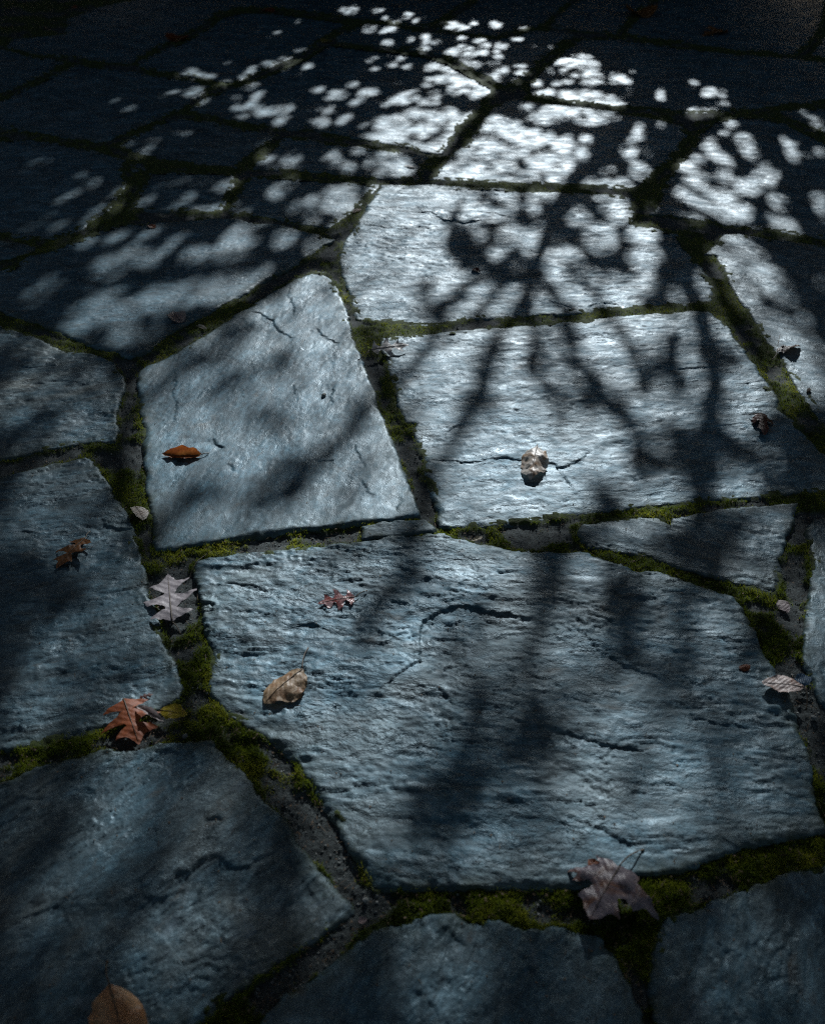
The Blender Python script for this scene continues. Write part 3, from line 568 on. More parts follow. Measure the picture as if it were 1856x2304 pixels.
# joint sample points -> moss tufts and grit
def joint_points(n, lo, hi):
    P = np.column_stack([RNG.uniform(lo[0], hi[0], n), RNG.uniform(lo[1], hi[1], n)]); G = ground(P)
    ok = ~on_stone(P)
    return G[ok], P[ok]
def build_moss():
    V = []; F = []
    G, P = joint_points(1700000, (-60, -60), (1916, 2370))
    z, m = bed_height(G[:, 0], G[:, 1]); k = RNG.random(len(G)) < m**1.5*np.clip(0.25+P[:, 1]/1400, 0.3, 1)
    G = G[k]; z = z[k]; P = P[k]
    j = RNG.normal(0, 1, G.shape)*0.005*(RNG.random(len(G)) < 0.22)[:, None]; G = G+j; z = np.where(on_stone(to_px(G)), -0.0035, z)
    n = len(G); s = 1.0/px_per_m(P[:, 1])*2.252      # one render pixel in metres
    h = np.clip(RNG.uniform(0.6, 1.6, n)*0.0050, s*0.6, 0.014); wd = np.maximum(h*0.16, s*0.24)
    a = RNG.uniform(0, 2*math.pi, n); ln = RNG.normal(0, 0.45, (n, 2))*h[:, None]
    dx = np.cos(a)*wd; dy = np.sin(a)*wd
    v0 = np.column_stack([G[:, 0]-dx, G[:, 1]-dy, z-0.001]); v1 = np.column_stack([G[:, 0]+dx, G[:, 1]+dy, z-0.001])
    v2 = np.column_stack([G[:, 0]+ln[:, 0], G[:, 1]+ln[:, 1], z+h])
    V = np.stack([v0, v1, v2], 1).reshape(-1, 3); F = np.arange(3*n, dtype=np.int32).reshape(-1, 3)
    o = link('moss', mesh_from('moss', V, F, M_MOSS, False)); tag(o, 'bright green moss filling the joints between the flagstones', 'moss', kind='stuff')
    print('moss', n)
build_moss()
def build_grit():
    G, P = joint_points(90000, (-60, 100), (1916, 2370)); z, m = bed_height(G[:, 0], G[:, 1])
    k = RNG.random(len(G)) < (1-m)*0.75+0.03; G = G[k]; z = z[k]; n = len(G)
    oc = np.array([(1, 0, 0), (0, 1, 0), (-1, 0, 0), (0, -1, 0), (0, 0, 1), (0, 0, -1)], float)
    of = np.array([(0, 1, 4), (1, 2, 4), (2, 3, 4), (3, 0, 4), (1, 0, 5), (2, 1, 5), (3, 2, 5), (0, 3, 5)])
    r = 0.0007 + 0.0030*RNG.random(n)**5.0
    V = oc[None]*r[:, None, None]*RNG.uniform(0.35, 1.5, (n, 6, 1)) + np.column_stack([G, z+r*0.3])[:, None, :]
    F = (of[None]+(np.arange(n)*6)[:, None, None]).reshape(-1, 3).astype(np.int32)
    o = link('grit', mesh_from('grit', V.reshape(-1, 3), F, M_GRIT, False)); tag(o, 'fine grey grit and crumbs of mortar lying in the joints', 'grit', kind='stuff')
build_grit()

M_CRUMB = simple_mat('leaf_crumb', (0.05, 0.03, 0.015), (0.22, 0.15, 0.09), 40, 0.8, 0, False)
def build_crumbs():
    G1, P1 = joint_points(26000, (-60, 60), (1916, 2370)); z1 = bed_height(G1[:, 0], G1[:, 1])[0]+0.004
    k = RNG.random(len(G1)) < 0.55; G1 = G1[k]; z1 = z1[k]
    n2 = 900; P2 = np.column_stack([RNG.uniform(0, 1856, n2), RNG.uniform(150, 2304, n2)]); P2 = P2[on_stone(P2)]; G2 = ground(P2)
    kd = KDTree(len(ALLV))
    for j, q in enumerate(ALLV): kd.insert((q[0], q[1], 0), j)
    kd.balance(); z2 = np.array([ALLV[kd.find((a, b, 0))[1], 2] for a, b in G2.tolist()])+0.0012
    G = np.vstack([G1, G2]); z = np.r_[z1, z2]; n = len(G); a = RNG.uniform(0, 6.28, n)
    L = np.where(RNG.random(n) < 0.3, RNG.uniform(0.006, 0.016, n), RNG.uniform(0.0015, 0.004, n)); W = np.where(L > 0.006, 0.0007, L*RNG.uniform(0.4, 0.9, n)); L[len(G1):] *= 0.6
    e1 = np.column_stack([np.cos(a), np.sin(a), RNG.normal(0, 0.15, n)])*L[:, None]; e2 = np.column_stack([-np.sin(a), np.cos(a), RNG.normal(0, 0.3, n)])*W[:, None]; c = np.column_stack([G, z])
    up = np.array([0, 0, 0.0006])
    V = np.stack([c-e1, c-e2*0.8, c+e1*0.9, c+e2, c-e1*0.2+up+np.abs(e2)*[0, 0, 1]], 1).reshape(-1, 3)
    f = np.array([(0, 1, 4), (1, 2, 4), (2, 3, 4), (3, 0, 4)]); F = (f[None]+(np.arange(n)*5)[:, None, None]).reshape(-1, 3).astype(np.int32)
    o = link('leaf_crumbs', mesh_from('leaf_crumbs', V, F, M_CRUMB, False)); tag(o, 'tiny brown leaf crumbs and needles scattered over the paving', 'debris', kind='stuff')
build_crumbs()
# ------------------------------------------------------------------ trees beyond the top of the frame: their crowns hang over the paving and shade it
# sun patches as seen on the stones: region u,v,ru,rv[,angle][,.share of sun]
LIT_POLY = [
 ("3:1300,40 1380,60 1440,100 1500,300 1560,480 1650,700 1740,960 D:900,1090 800,1105 620,1130 470,1145 330,1160 300,1050 285,900 285,800 330,750 420,700 520,660 600,610", 1),
 ("D:780,690 900,690 1100,672 1300,660 1500,640 1560,720 1620,820 1700,900 1740,960 1740,1035 1500,1055 1250,1080 1050,1105 930,1110 900,1050 880,950 850,860 810,760", 1),
 ("D:700,520 760,440 790,385 m:0,245 420,250 455,320 400,375 220,395 130,430 120,520 200,600 330,600 380,640 470,680 455,790 200,805 0,835 D:820,685 740,680 720,600", 1),
 ("m:500,665 600,615 740,585 860,600 1000,585 1040,640 955,690 960,765 800,775 540,800 495,740", 1),
 ("g:560,0 1000,0 1300,60 1350,130 1300,200 1390,320 1300,370 1250,475 130,440 330,220 450,130", 1),
 ("c:1050,930 1150,880 1400,910 1700,940 1736,1000 1500,1050 1300,1005 1100,1045 950,1000", 1),
 ("c:600,1010 690,960 800,1000 820,1078 560,1078", 1),
 ("c:1180,500 1280,475 1560,500 1560,640 1400,660 1250,600", .9),
 ("c:1100,790 1300,740 1650,760 1736,800 1736,910 1400,870 1150,825", .9),
 ("c:0,900 120,925 330,880 400,950 520,930 560,900 480,1010 400,1078 0,1078", .95),
 ("g:0,0 400,0 330,100 260,215 0,190", .9),
 ("b:1460,890 1500,820 1736,740 1736,860 1600,870 1520,895", .95),
 ("b:1300,1045 1450,975 1600,960 1736,885 1736,1078 1300,1078", .95),
 ("f:1280,70 1500,20 1736,0 1736,165 1400,125", .95),
 ("D:412,1180 600,1145 760,1130 920,1125 1080,1150 1200,1160 1130,1180 1110,1290 1000,1270 900,1290 880,1380 800,1440 700,1480 600,1560 520,1540 440,1450 430,1300", .95),
 ("D:600,1560 700,1480 800,1435 875,1385 885,1300 920,1275 1000,1255 1120,1275 1110,1415 1300,1400 1560,1300 1600,1450 1690,1560 1720,1740 1400,1830 1200,1860 950,1870 790,1870 720,1760 650,1640", .66),
 ("D:520,1540 600,1560 700,1480 800,1450 850,1500 820,1650 780,1780 720,1760 650,1640 590,1580", .7),
 ("D:1150,1160 1260,1170 1460,1225 1550,1255 1580,1340 1500,1420 1100,1420 1100,1300", .8),
 ("D:0,700 120,700 260,770 250,940 100,975 0,980", .3),
 ("D:0,985 180,970 240,1040 290,1120 330,1260 380,1420 340,1480 200,1540 0,1590", .2),
 ("D:0,1640 320,1570 460,1565 600,1760 740,1900 620,2030 420,2155 0,2155", .18),
 ("D:560,2155 780,1940 950,1915 1260,1960 1400,2155", .16),
 ("D:1360,2155 1380,1990 1560,1900 1736,1850 1736,2155", .1),
 ("D:1220,1100 1400,1070 1670,1060 1640,1240 1400,1190", .42),
 ("D:1480,510 1600,520 1640,600 1620,680 1700,760 1736,800 1736,880 1640,760 1540,620", .5),
 ("D:1690,1100 1736,1100 1736,1420 1690,1400", .35),
]
LIT = """
m 640,570,85,75;780,460,78,66;690,370,48,42;580,380,38,44;540,460,72,72,-30;510,510,62,36;420,440,75,55;350,525,36,32;860,340,66,58;970,440,84,42;980,530,72,46;505,335,32,30;540,275,85,26;840,290,95,20;1130,700,42,46,.9;1215,620,42,26;1240,680,46,52;280,450,45,55,.9;1380,530,62,62,.5;1460,640,104,74,.65;1550,700,62,62,.6;1640,900,84,154,.5;1350,480,62,32,.6;1560,860,62,62,.5
g 1440,80,62,32;1430,200,80,70;1280,110,92,62;1440,440,92,62;1670,360,40,30,.4;1650,460,110,42
c 960,900,60,42;880,1050,62,40;1140,580,32,32;1160,650,32,24;1200,690,42,26;1300,680,52,24;1040,690,46,36;1110,770,92,36,-10;1480,690,92,26;1560,650,42,42;1690,650,42,62;1400,455,125,16,5;370,225,125,30;330,190,60,25;510,185,42,26;690,205,62,36;930,235,46,20;100,300,40,30;110,350,42,30;90,410,52,32;195,350,52,26;390,325,62,22,-10;560,335,62,22,-10;870,320,62,26;1010,375,30,12,.6;1140,390,52,20,.7;380,430,135,46,-10;450,480,115,28,-25;600,410,46,72,15;705,400,26,72;780,400,48,26,25;710,470,48,22;480,540,92,32;690,530,52,26;740,600,84,42,-20;910,550,62,20;920,600,92,22,-8;660,650,92,28,20;880,670,42,22;240,290,30,12,.6;320,290,40,11,.6;255,165,36,11,-30,.5;170,530,92,32,-20;310,570,125,42,10;300,640,225,42,-5;160,680,92,22,-20;520,670,92,42,15;370,740,105,62,-5;600,750,92,42,5;190,780,62,42;500,790,62,36;130,850,92,36;20,790,42,52;20,160,30,30,.8;100,140,36,20,.7
h 140,50,82,52;90,180,92,72;180,340,112,62,20;60,440,82,62;220,190,52,52,.5;415,85,62,32;500,15,52,26;640,250,82,62,20;550,320,92,52;650,430,112,62,-10;870,400,82,62;1080,480,142,72,15;1230,400,102,112;850,640,300,130,15;530,540,52,72;330,640,92,82;1320,620,92,92,.6;1300,760,62,72,.7;1400,840,122,72,15;800,170,82,122,-40;880,260,122,52,25;1050,110,112,92;880,40,62,42;1110,230,62,32;1400,110,112,42,15;1450,220,112,62,25;1550,230,52,32,.5;1690,200,52,62,30;1700,350,42,42;1590,430,62,42,30,.5;1690,620,62,112;1720,820,32,82;640,760,120,50,.7;960,950,135,62,.65
d 430,680,62,62;380,790,72,82;460,780,42,52;360,905,36,22;430,940,72,22;630,700,42,36;630,775,22,18;750,770,72,56;870,780,40,34;870,865,46,26;880,935,52,36;630,940,78,42;760,920,56,52;150,600,52,42;20,660,42,52;100,680,82,26;110,770,48,52;40,880,62,32;650,560,52,20,30,.3;410,1040,92,36;150,1060,62,26;930,1030,82,42;1340,870,30,20,.3;1410,785,20,15,.3;1560,760,30,20,.25;1490,1005,40,25,.5;1610,950,40,40,.4;1690,1050,52,25,.4
b 375,575,46,36;310,640,36,26;530,535,82,24,-5;660,490,62,32,-25;790,415,62,18;720,530,92,22,-30,.8;850,550,56,30,-20;760,630,40,20,-20,.7;380,720,82,30,-20;430,785,72,30,-15;260,790,60,25,-20,.7;290,830,50,20,-10,.7;370,880,82,36,-40;250,910,46,36;480,930,86,62;640,910,102,46,-10;630,1010,82,42,-25;300,985,55,25,.8;940,740,62,24,-10;1090,790,112,46;1240,705,82,30;1360,770,102,42,-10;1260,850,72,36,-30,.8;920,905,62,36;1030,930,56,36,-30;1150,1000,92,32,-35;970,1030,52,52,-20;850,1035,52,22,-20,.7;1635,700,56,26;1400,475,62,26,-15;1300,465,30,16,.7;1420,565,42,24;1165,570,46,16,.5;1570,520,52,42,-30;1640,465,46,26;1690,540,42,26;1520,360,52,36;1530,435,42,16;1370,240,56,42;1520,250,92,22,-20;1580,245,42,32;1110,250,46,20,-20,.7;1590,180,62,26,-20;1690,120,52,30,-20;1510,155,42,26,.7;1220,90,66,32,-20;1150,70,42,24;1240,35,26,12,.7;1430,85,62,26,-20,.8;1700,330,42,26;785,165,36,20,-40,.5;550,285,62,16,-45,.35;140,520,52,22,.5;130,700,72,22,-20,.5;30,640,62,22,.5;100,305,18,14,.5
a 1570,595,92,32,-8;1665,625,62,26;1640,780,102,52,-12;1690,860,62,36,-10;965,830,52,32,-25,.8;1090,925,66,30,-20,.8;660,660,40,25,-35,.25;590,835,40,20,-20,.25;1325,590,46,20,-10,.4;1480,650,40,16,.4;1540,680,40,20,-40,.4;1340,830,60,16,-35,.4;1460,775,82,16,-5,.5;390,1070,52,13,.4
e 290,320,105,26,-8,.4;660,430,82,26,-25,.4;740,470,112,42,-30,.6;600,560,102,26,-30,.35;960,530,112,32,-25,.5;890,660,112,46,-35,.45;330,770,152,62,-25,.6;500,800,92,36,-35,.5;720,800,112,32,-30,.35;1270,105,92,26,-30,.6;1060,30,82,20,-20,.5;1200,190,112,42,-20,.5;1120,100,62,42,-20,.4;1540,35,42,32,-40,.4;650,330,72,26,-20,.25;1460,430,162,36,-15,.5;1680,440,82,36,-10,.6;1240,590,112,32,-10,.5;1350,660,252,36,-5,.7;1580,570,122,42,-25,.5;1680,690,102,36,.8;700,960,112,52,-25,.7;1000,890,132,52,-30,.75;1190,940,182,46,-35,.85;1400,1000,242,42,-35,.95;1620,1030,102,62,-25,.9;1000,1060,90,30,-25,.5
f 150,480,122,62,-20,.8;80,660,82,52,.8;250,640,52,62,.8;300,690,92,42,.5;640,510,142,92,-30,.8;1000,590,332,92,-20,.9;800,670,122,62,.7;1150,620,152,122,.85;1390,490,82,62,-20;1000,800,200,40,.5;500,240,72,62,-30,.7;700,250,112,52,-30,.8;680,330,202,26,.9;500,90,82,32,-40,.7;1050,230,82,62,.7;1300,180,92,42,-20,.8;1500,270,202,122,.9;1150,330,102,52,.7;1640,340,100,70,.95;250,900,152,72,-30,.9;650,930,102,82,-20,.8;200,1000,252,62,-10,.9;900,1000,152,62,.8;400,800,152,32,.6
3 420,40,72,42,-30,.7;180,130,92,42,-40,.6;600,10,102,42,.6;430,150,122,62,-35,.7;420,250,182,72,-15,.9;700,190,252,62,-15,.8;950,120,202,62,-20,.8;560,350,122,52,.7;900,30,152,42,.6;150,600,252,62,-10,.5;430,650,62,122,.45;300,760,202,42,.5;60,560,82,52,.55;250,940,202,82,.5
5 710,370,120,130,.7;540,870,150,120,.75;300,160,70,60,.3;300,60,252,62,.45;450,150,102,122,.5;500,330,102,152,.5;680,700,82,122,.6;230,590,82,42,.5;500,500,152,62,.42
6 1560,720,130,90,.7;1450,100,122,122,.55;900,100,152,62,.35;1080,400,100,120,.75;640,700,120,160,.55;800,330,110,100,.75;1600,1000,60,200,.3;60,160,120,60,1
7 510,1000,120,90,.3;480,170,202,82,-35,.85;820,300,172,72,-45,.6;250,480,222,72,-35,.5;640,720,172,112,.42;1430,600,92,72,.55;600,30,150,60,.55;1500,250,160,300,25,.6
8 800,520,220,150,.38;100,850,152,222,.55;760,120,110,190,-20,.85;1500,780,122,222,-10,.3;150,300,120,120,.3;620,330,130,100,.6
4 1600,420,112,122,.6;1560,560,82,92,.5;1715,90,26,52,.5
"""
# leaf-cluster shadows lying inside the sun patches
DARK = """
m 335,312,75,22,30;200,440,50,28,-10;250,510,36,75,-20;130,745,80,48,-30;60,680,50,42,20,.2;775,455,30,14,10;610,690,26,30,.3;1500,730,32,52;190,330,25,40,.3;740,540,40,18
g 900,300,45,70
c 1350,585,62,26,-15;170,900,80,14,-10;300,600,130,10,5;210,730,110,12,-20;1330,650,100,10;1640,760,70,18,-10;430,430,70,12,-25
h 850,150,55,28,45;960,130,40,60,-35;700,730,80,36,20
4 560,470,42,170,-6,.25;770,510,220,42,54,.18;950,470,150,36,62,.25;1240,600,52,330,.08;1125,480,32,120,.3;1430,880,160,55,45,.15;820,990,52,110,-18,.2;260,540,270,42,112,.2;1640,950,120,60,30,.2;1470,710,60,60,.05;1330,430,95,42,30;1050,870,175,72,20;850,650,90,45,20;1620,800,90,160,-30;1540,650,60,40;380,640,60,40,.4;1120,560,50,60;1250,900,70,120
3 1370,815,290,70,-45,.15;1110,700,85,85,.3;870,400,230,65,-28,.2;1170,470,130,60,-40,.25;960,520,100,55,-40,.3;760,1040,230,75,-40,.15;1500,950,150,70,-55,.15;1130,970,190,55,-50,.3;640,560,90,50,-40,.3;350,480,140,50,-45,.1;150,720,120,50,-40,.1;600,370,60,30,.3;800,70,160,40,-15,.15;1000,60,60,40,.3
5 100,350,160,200,.03;600,180,100,60,.2;1600,430,70,150,25,.15;1490,600,60,110,30,.4
D 950,1385,38,45,20,.35;1000,1905,260,28,.1;1520,1805,200,26,-12,.12;1300,1960,60,60,.12;1148,1245,46,90,.15;1295,1310,40,130,.2;1437,1350,44,130,.2;1008,1520,36,140,.25;865,1710,34,150,.3;1128,1600,38,190,.25;1560,1470,46,200,.15;1490,1600,34,170,.25;1640,1620,36,130,.3;985,1760,110,70,.6;1330,1640,36,150,.35;850,1220,40,110,25,.3
6 1150,150,90,110,.2
7 150,150,120,260,35,.03;620,480,70,330,40,.06;1100,600,150,250,.07;300,880,250,150,.05;1000,200,60,200,35,.1
8 1250,850,90,250,.1;550,850,120,180,.1;1700,800,80,200,.1
"""
TX0, TY0, TS = -400.0, -150.0, 3.0; TW, TH = 886, 952
TM = np.full((TH, TW), 0.003); _gx = TX0+np.arange(TW)*TS; _gy = TY0+np.arange(TH)*TS
def _ell(txt, fn, shrink=1.0):
    for ln in txt.strip().splitlines():
        k, rest = ln.split(' ', 1); x0, y0, f = REG[k]
        for it in rest.split(';'):
            q = it.split(','); u, v, ru, rv = map(float, q[:4]); ang = 0.0; T = None
            for e in q[4:]:
                if e.startswith('.'): T = float(e)
                else: ang = float(e)
            cx, cy, a, b = x0+u*f, y0+v*f, ru*f*shrink, rv*f*shrink; r = max(a, b)+TS*2
            i0, i1 = [int(np.clip((c-TX0)/TS, 0, TW)) for c in (cx-r, cx+r)]; j0, j1 = [int(np.clip((c-TY0)/TS, 0, TH)) for c in (cy-r, cy+r)]
            X, Y = np.meshgrid(_gx[i0:i1]-cx, _gy[j0:j1]-cy); c, s = math.cos(math.radians(ang)), math.sin(math.radians(ang))
            wv_ = min(a, b); X = X+0.55*wv_*fbm((X+cx)/(wv_*0.9), (Y+cy)/(wv_*0.6), 610, 3); Y = Y+0.55*wv_*fbm((X+cx)/(wv_*0.9), (Y+cy)/(wv_*0.6), 640, 3)
            m = ((X*c+Y*s)/a)**2+((-X*s+Y*c)/b)**2 <= 1
            TM[j0:j1, i0:i1] = np.where(m, fn(TM[j0:j1, i0:i1], T), TM[j0:j1, i0:i1])
_XY = np.stack(np.meshgrid(_gx, _gy), -1).reshape(-1, 2)
for s, T in LIT_POLY:
    m = inside(_XY, px(s)).reshape(TH, TW); TM[m] = np.maximum(TM[m], T)
_ell(LIT, lambda t, T: np.maximum(t, T or 1.0), 0.90)
_ell(DARK, lambda t, T: np.minimum(t, T if T is not None else 0.03))
def sun_share(p):
    i = ((p[..., 0]-TX0)/TS).astype(int); j = ((p[..., 1]-TY0)/TS).astype(int)
    ok = (i >= 0) & (i < TW) & (j >= 0) & (j < TH)
    return np.where(ok, TM[np.clip(j, 0, TH-1), np.clip(i, 0, TW-1)], 0.02)
def lift(gy): d = np.clip(8.6-gy, -1.5, 9.5); return 4.5 + d*0.33 + 0.05*np.maximum(d, 0)**2      # how far up the sun ray the crown hangs

TREES = {}
for nm, lab, bx, by in (('shade_tree', 'tree above the far right edge of the paving whose branches cast the dappled shadows', 2.3, 11.6),
                        ('shade_tree', 'dense tree beyond the far left corner of the paving', -3.6, 11.8),
                        ('shade_tree', 'dense tree standing off to the right of the paving', 5.6, 11.4)):
    e = bpy.data.objects.new(nm, None); COL.objects.link(e); e.location = (bx, by, -0.06); tag(e, lab, 'tree', 'trees shading the paving'); TREES[len(TREES)] = (e, np.array([bx, by, -0.06]))
def crown_pt(p):
    g = ground(np.asarray(p, float)); L = lift(g[..., 1])
    return np.concatenate([g, np.zeros(g.shape[:-1]+(1,))], -1) + L[..., None]*SUN_DIR
def branch(ti, V, r0, r1, name='branch'):
    e, o = TREES[ti]; V = resample(V, 0.12); n = len(V)
    V = V + np.stack([fbm(np.arange(n)*0.5, np.full(n, 3.3+k*9+V[0, 0]), 700+k, 2)*0.03 for k in range(3)], -1)
    v, f = tube(V-o, np.linspace(r0, r1, n), 7); return link(name, mesh_from(name, v, f, M_BARK), e)
t0 = TREES[0][1]; top = crown_pt(px("c:1736,150"))[0]
branch(0, np.array([t0, t0+[0.02, -0.05, 0.9], t0*[1, 1, 0]+[-0.05, -0.25, 1.6], top]), 0.17, 0.10, 'trunk')
STROKES = [  # shadows of limbs and twigs traced on the stones, widths in photo pixels
 ("2:1000,100 990,250 960,380 900,500 870,580 800,650 720,720 640,800 600,850 m:560,480 490,600 475,700 470,770", 46, 34),
 ("2:1000,100 1080,230 1100,380 1095,500 1060,650 1040,800 m:1070,450 1100,570 1160,660 1200,760 1220,880 1240,1000 4:1250,500 1260,620 1230,760 1210,850 1230,960 6:1150,60 1120,220", 42, 62),
 ("2:1250,180 1350,420 1500,560 1560,700 1600,850 1680,1000 4:1640,120 1690,300", 36, 34),
 ("m:480,690 430,800 4:370,300 340,420 290,560 250,660 150,780 100,900 20,1060 D:860,1160 800,1270 760,1340", 32, 40),
 ("m:490,600 300,620 200,710 130,770 4:90,320 0,480 3:1640,560 1560,620 1400,800 1280,900 1180,1010 5:1050,40", 30, 26),
 ("m:480,690 490,780 4:520,290 530,400 550,520 590,620", 34, 20),
 ("m:490,600 610,700 670,810 4:650,340 700,430 760,540 800,620 900,690 1000,800 1050,870", 30, 32),
 ("m:660,560 800,720 4:870,300 930,420 1000,480 980,600", 20, 26),
 ("4:1100,200 1100,300 1120,420 1140,560", 14, 18),
 ("4:1050,670 1130,740 1200,830", 22, 30), ("4:760,880 830,980 870,1078 6:600,160 610,420", 30, 50),
 ("4:1260,620 1380,790 1450,880 1540,960 6:1250,180 1280,420", 26, 50),
 ("6:930,250 940,480 900,700", 40, 44), ("6:260,700 250,900 8:200,120 180,300", 40, 46), ("6:500,480 480,800 8:420,60", 34, 40),
 ("g:290,20 200,100 60,150 0,150 f:1650,110", 20, 13), ("g:700,40 600,80 530,60", 20, 11), ("g:730,70 850,100 940,180", 22, 13), ("g:810,215 710,255", 11, 8),
 ("g:470,265 560,275 640,270 690,330 655,385", 18, 13), ("g:1000,210 1080,140 1180,170 1250,240", 22, 15), ("g:900,260 935,350", 20, 17), ("g:800,365 870,450 1010,440", 23, 13), ("g:1220,60 1400,0", 22, 15),
 ("g:400,680 330,860 420,900 480,1010", 23, 27), ("g:560,960 650,1000 680,900", 17, 13), ("3:1250,20 800,80 400,130 200,30", 24, 16), ("3:700,60 300,180 100,250", 26, 16), ("f:820,460 720,600 480,720 300,850", 18, 16), ("f:1000,640 950,720 700,760", 18, 14),
]
TWIGS = []
for s, w0, w1 in STROKES:
    P = px(s); P = resample(P, 14.0); V = crown_pt(P); r0 = w0/2/px_per_m(P[0, 1])*1.15; r1 = w1/2/px_per_m(P[-1, 1])*1.15
    branch(0, V, r0, r1)
    if P[:, 1].max() > 640: TWIGS.append(P)
for s, w0, w1 in STROKES[:15]:
    P = resample(px(s), 14.0)
    for k in range(4):
        i = int(RNG.integers(3, max(4, len(P)-3))); d = P[min(i+2, len(P)-1)]-P[i-2]; a = math.atan2(d[1], d[0])+RNG.choice([-1, 1])*RNG.uniform(0.35, 0.95)
        ln = RNG.uniform(0.10, 0.26)*px_per_m(P[i, 1]); q = [P[i]]
        for j in range(5): a += RNG.normal(0, 0.16); q.append(q[-1]+ln/5*np.array([math.cos(a), math.sin(a)*0.75]))
        q = resample(np.array(q), 10.0); branch(0, crown_pt(q), 0.014, 0.005, 'twig')
        if q[:, 1].max() > 640: TWIGS.append(q)
for ti, ends in ((1, [(-250, 60), (60, 30), (-350, 700), (-380, 1500)]), (2, [(2100, 60), (2200, 500), (2150, 1300), (1900, 2000)])):
    o = TREES[ti][1]; tp = o+np.array([0, -0.5, 2.6]); branch(ti, np.array([o, o+[0, -0.1, 1.2], tp]), 0.2, 0.12, 'trunk')
    for q in ends:
        c = crown_pt(np.array(q, float)); m = (tp+c)/2+[0, 0, 0.25]; branch(ti, np.array([tp, m, c]), 0.07, 0.025)

LEAF2D = np.array([(0, 0), (0.30, 0.28), (0.27, 0.66), (0, 1.0), (-0.27, 0.66), (-0.30, 0.28)])
LEAF2D = LEAF2D-[0, 0.5]
def leaf_cloud(G, ln, jitter):
    n = len(G); a = RNG.uniform(0, 2*math.pi, n)
    nrm = SUN_DIR[None]+RNG.normal(0, jitter, (n, 3)); nrm /= np.linalg.norm(nrm, axis=1)[:, None]
    e1 = np.cross(nrm, np.column_stack([np.cos(a), np.sin(a), np.sin(a*3)*0.3])); e1 /= np.linalg.norm(e1, axis=1)[:, None]
    e2 = np.cross(nrm, e1); L = lift(G[:, 1])*RNG.uniform(0.88, 1.12, n)
    C = np.column_stack([G, np.zeros(n)])+L[:, None]*SUN_DIR
    V = C[:, None, :] + ln[:, None, None]*(LEAF2D[None, :, :1]*e1[:, None, :] + LEAF2D[None, :, 1:]*e2[:, None, :] - 0.5*np.abs(LEAF2D[None, :, :1])*nrm[:, None, :]*0.4)
    S = V - SUN_DIR[None, None, :]*(V[..., 2:]/SUN_DIR[2])
    return V, S[..., :2]
LEAVES = []
_tg = np.vstack(TWIGS); _tg = _tg[(_tg[:, 1] > 600) & (RNG.random(len(_tg)) < 0.42)]; _tG = ground(_tg)+RNG.normal(0, 0.018, _tg.shape)
LEAVES.append(leaf_cloud(_tG, RNG.uniform(0.035, 0.085, len(_tG)), 0.4)[0])
def leaf_pass(xr, yr, dens, size, inframe, jitter, mode):
    A = (xr[1]-xr[0])*(yr[1]-yr[0]); n = int(A*dens)
    G = np.column_stack([RNG.uniform(*xr, n), RNG.uniform(*yr, n)]); P = to_px(G)
    inf = (P[:, 0] > -260) & (P[:, 0] < 2116) & (P[:, 1] > -110) & (P[:, 1] < 2560) & (G[:, 1] > 0.1)
    k = inf if inframe else ~inf
    G = G[k]; P = P[k]; T = sun_share(P); n = len(G)
    if mode == 'out': T = np.clip(0.03+0.25*sstep(0.2, 0.6, fbm(G[:, 0]*2.2, G[:, 1]*2.2, 900, 3)), 0.02, 1)
    ln = size*RNG.uniform(0.75, 1.25, n); part = (T > 0.06)
    if mode == 'main': ln = np.where(part, ln*0.62, ln)
    area = 0.40*ln**2/SUN_DIR[2]*0.85; rho = -np.log(np.clip(T, 0.003, 0.995))
    p = np.clip(rho/(dens*area), 0, 1)
    if mode == 'edge':
        near = np.zeros(n, bool)
        for th in np.arange(8)*math.pi/4: near |= sun_share(to_px(G+0.06*np.array([math.cos(th), math.sin(th)*1.4]))) > 0.45
        p = np.where((T < 0.06) & near, np.clip(3.5/(dens*area), 0, 1), 0)
    k = RNG.random(n) < p; G = G[k]; T = T[k]; ln = ln[k]
    V, S = leaf_cloud(G, ln, jitter)
    if inframe:
        tv = sun_share(to_px(S)); lim = np.where(T < 0.06, 0.30, np.maximum(T+0.3, 0.5)); ok = (tv <= lim[:, None]).sum(1) >= np.where(T > 0.06, 3, 4 if mode == 'edge' else 6); V = V[ok]
    LEAVES.append(V)
leaf_pass((-3.6, 3.8), (0.1, 11.2), 1700, 0.085, True, 0.35, 'main')
leaf_pass((-3.6, 3.8), (4.0, 11.2), 420, 0.14, True, 0.35, 'main')
leaf_pass((-3.6, 3.8), (0.1, 11.2), 3800, 0.042, True, 0.30, 'edge')
leaf_pass((-3.0, 3.4), (2.3, 9.6), 9000, 0.024, True, 0.25, 'edge')
_n = 16000; _G = np.column_stack([RNG.uniform(-3, 3.4, _n), 2.5+7.1*RNG.random(_n)**0.8]); _G = _G[sun_share(to_px(_G)) > 0.5]
LEAVES.append(leaf_cloud(_G, RNG.uniform(0.024, 0.058, len(_G)), 0.6)[0])
leaf_pass((-13, 13), (-4, 14.5), 190, 0.20, False, 0.4, 'out')
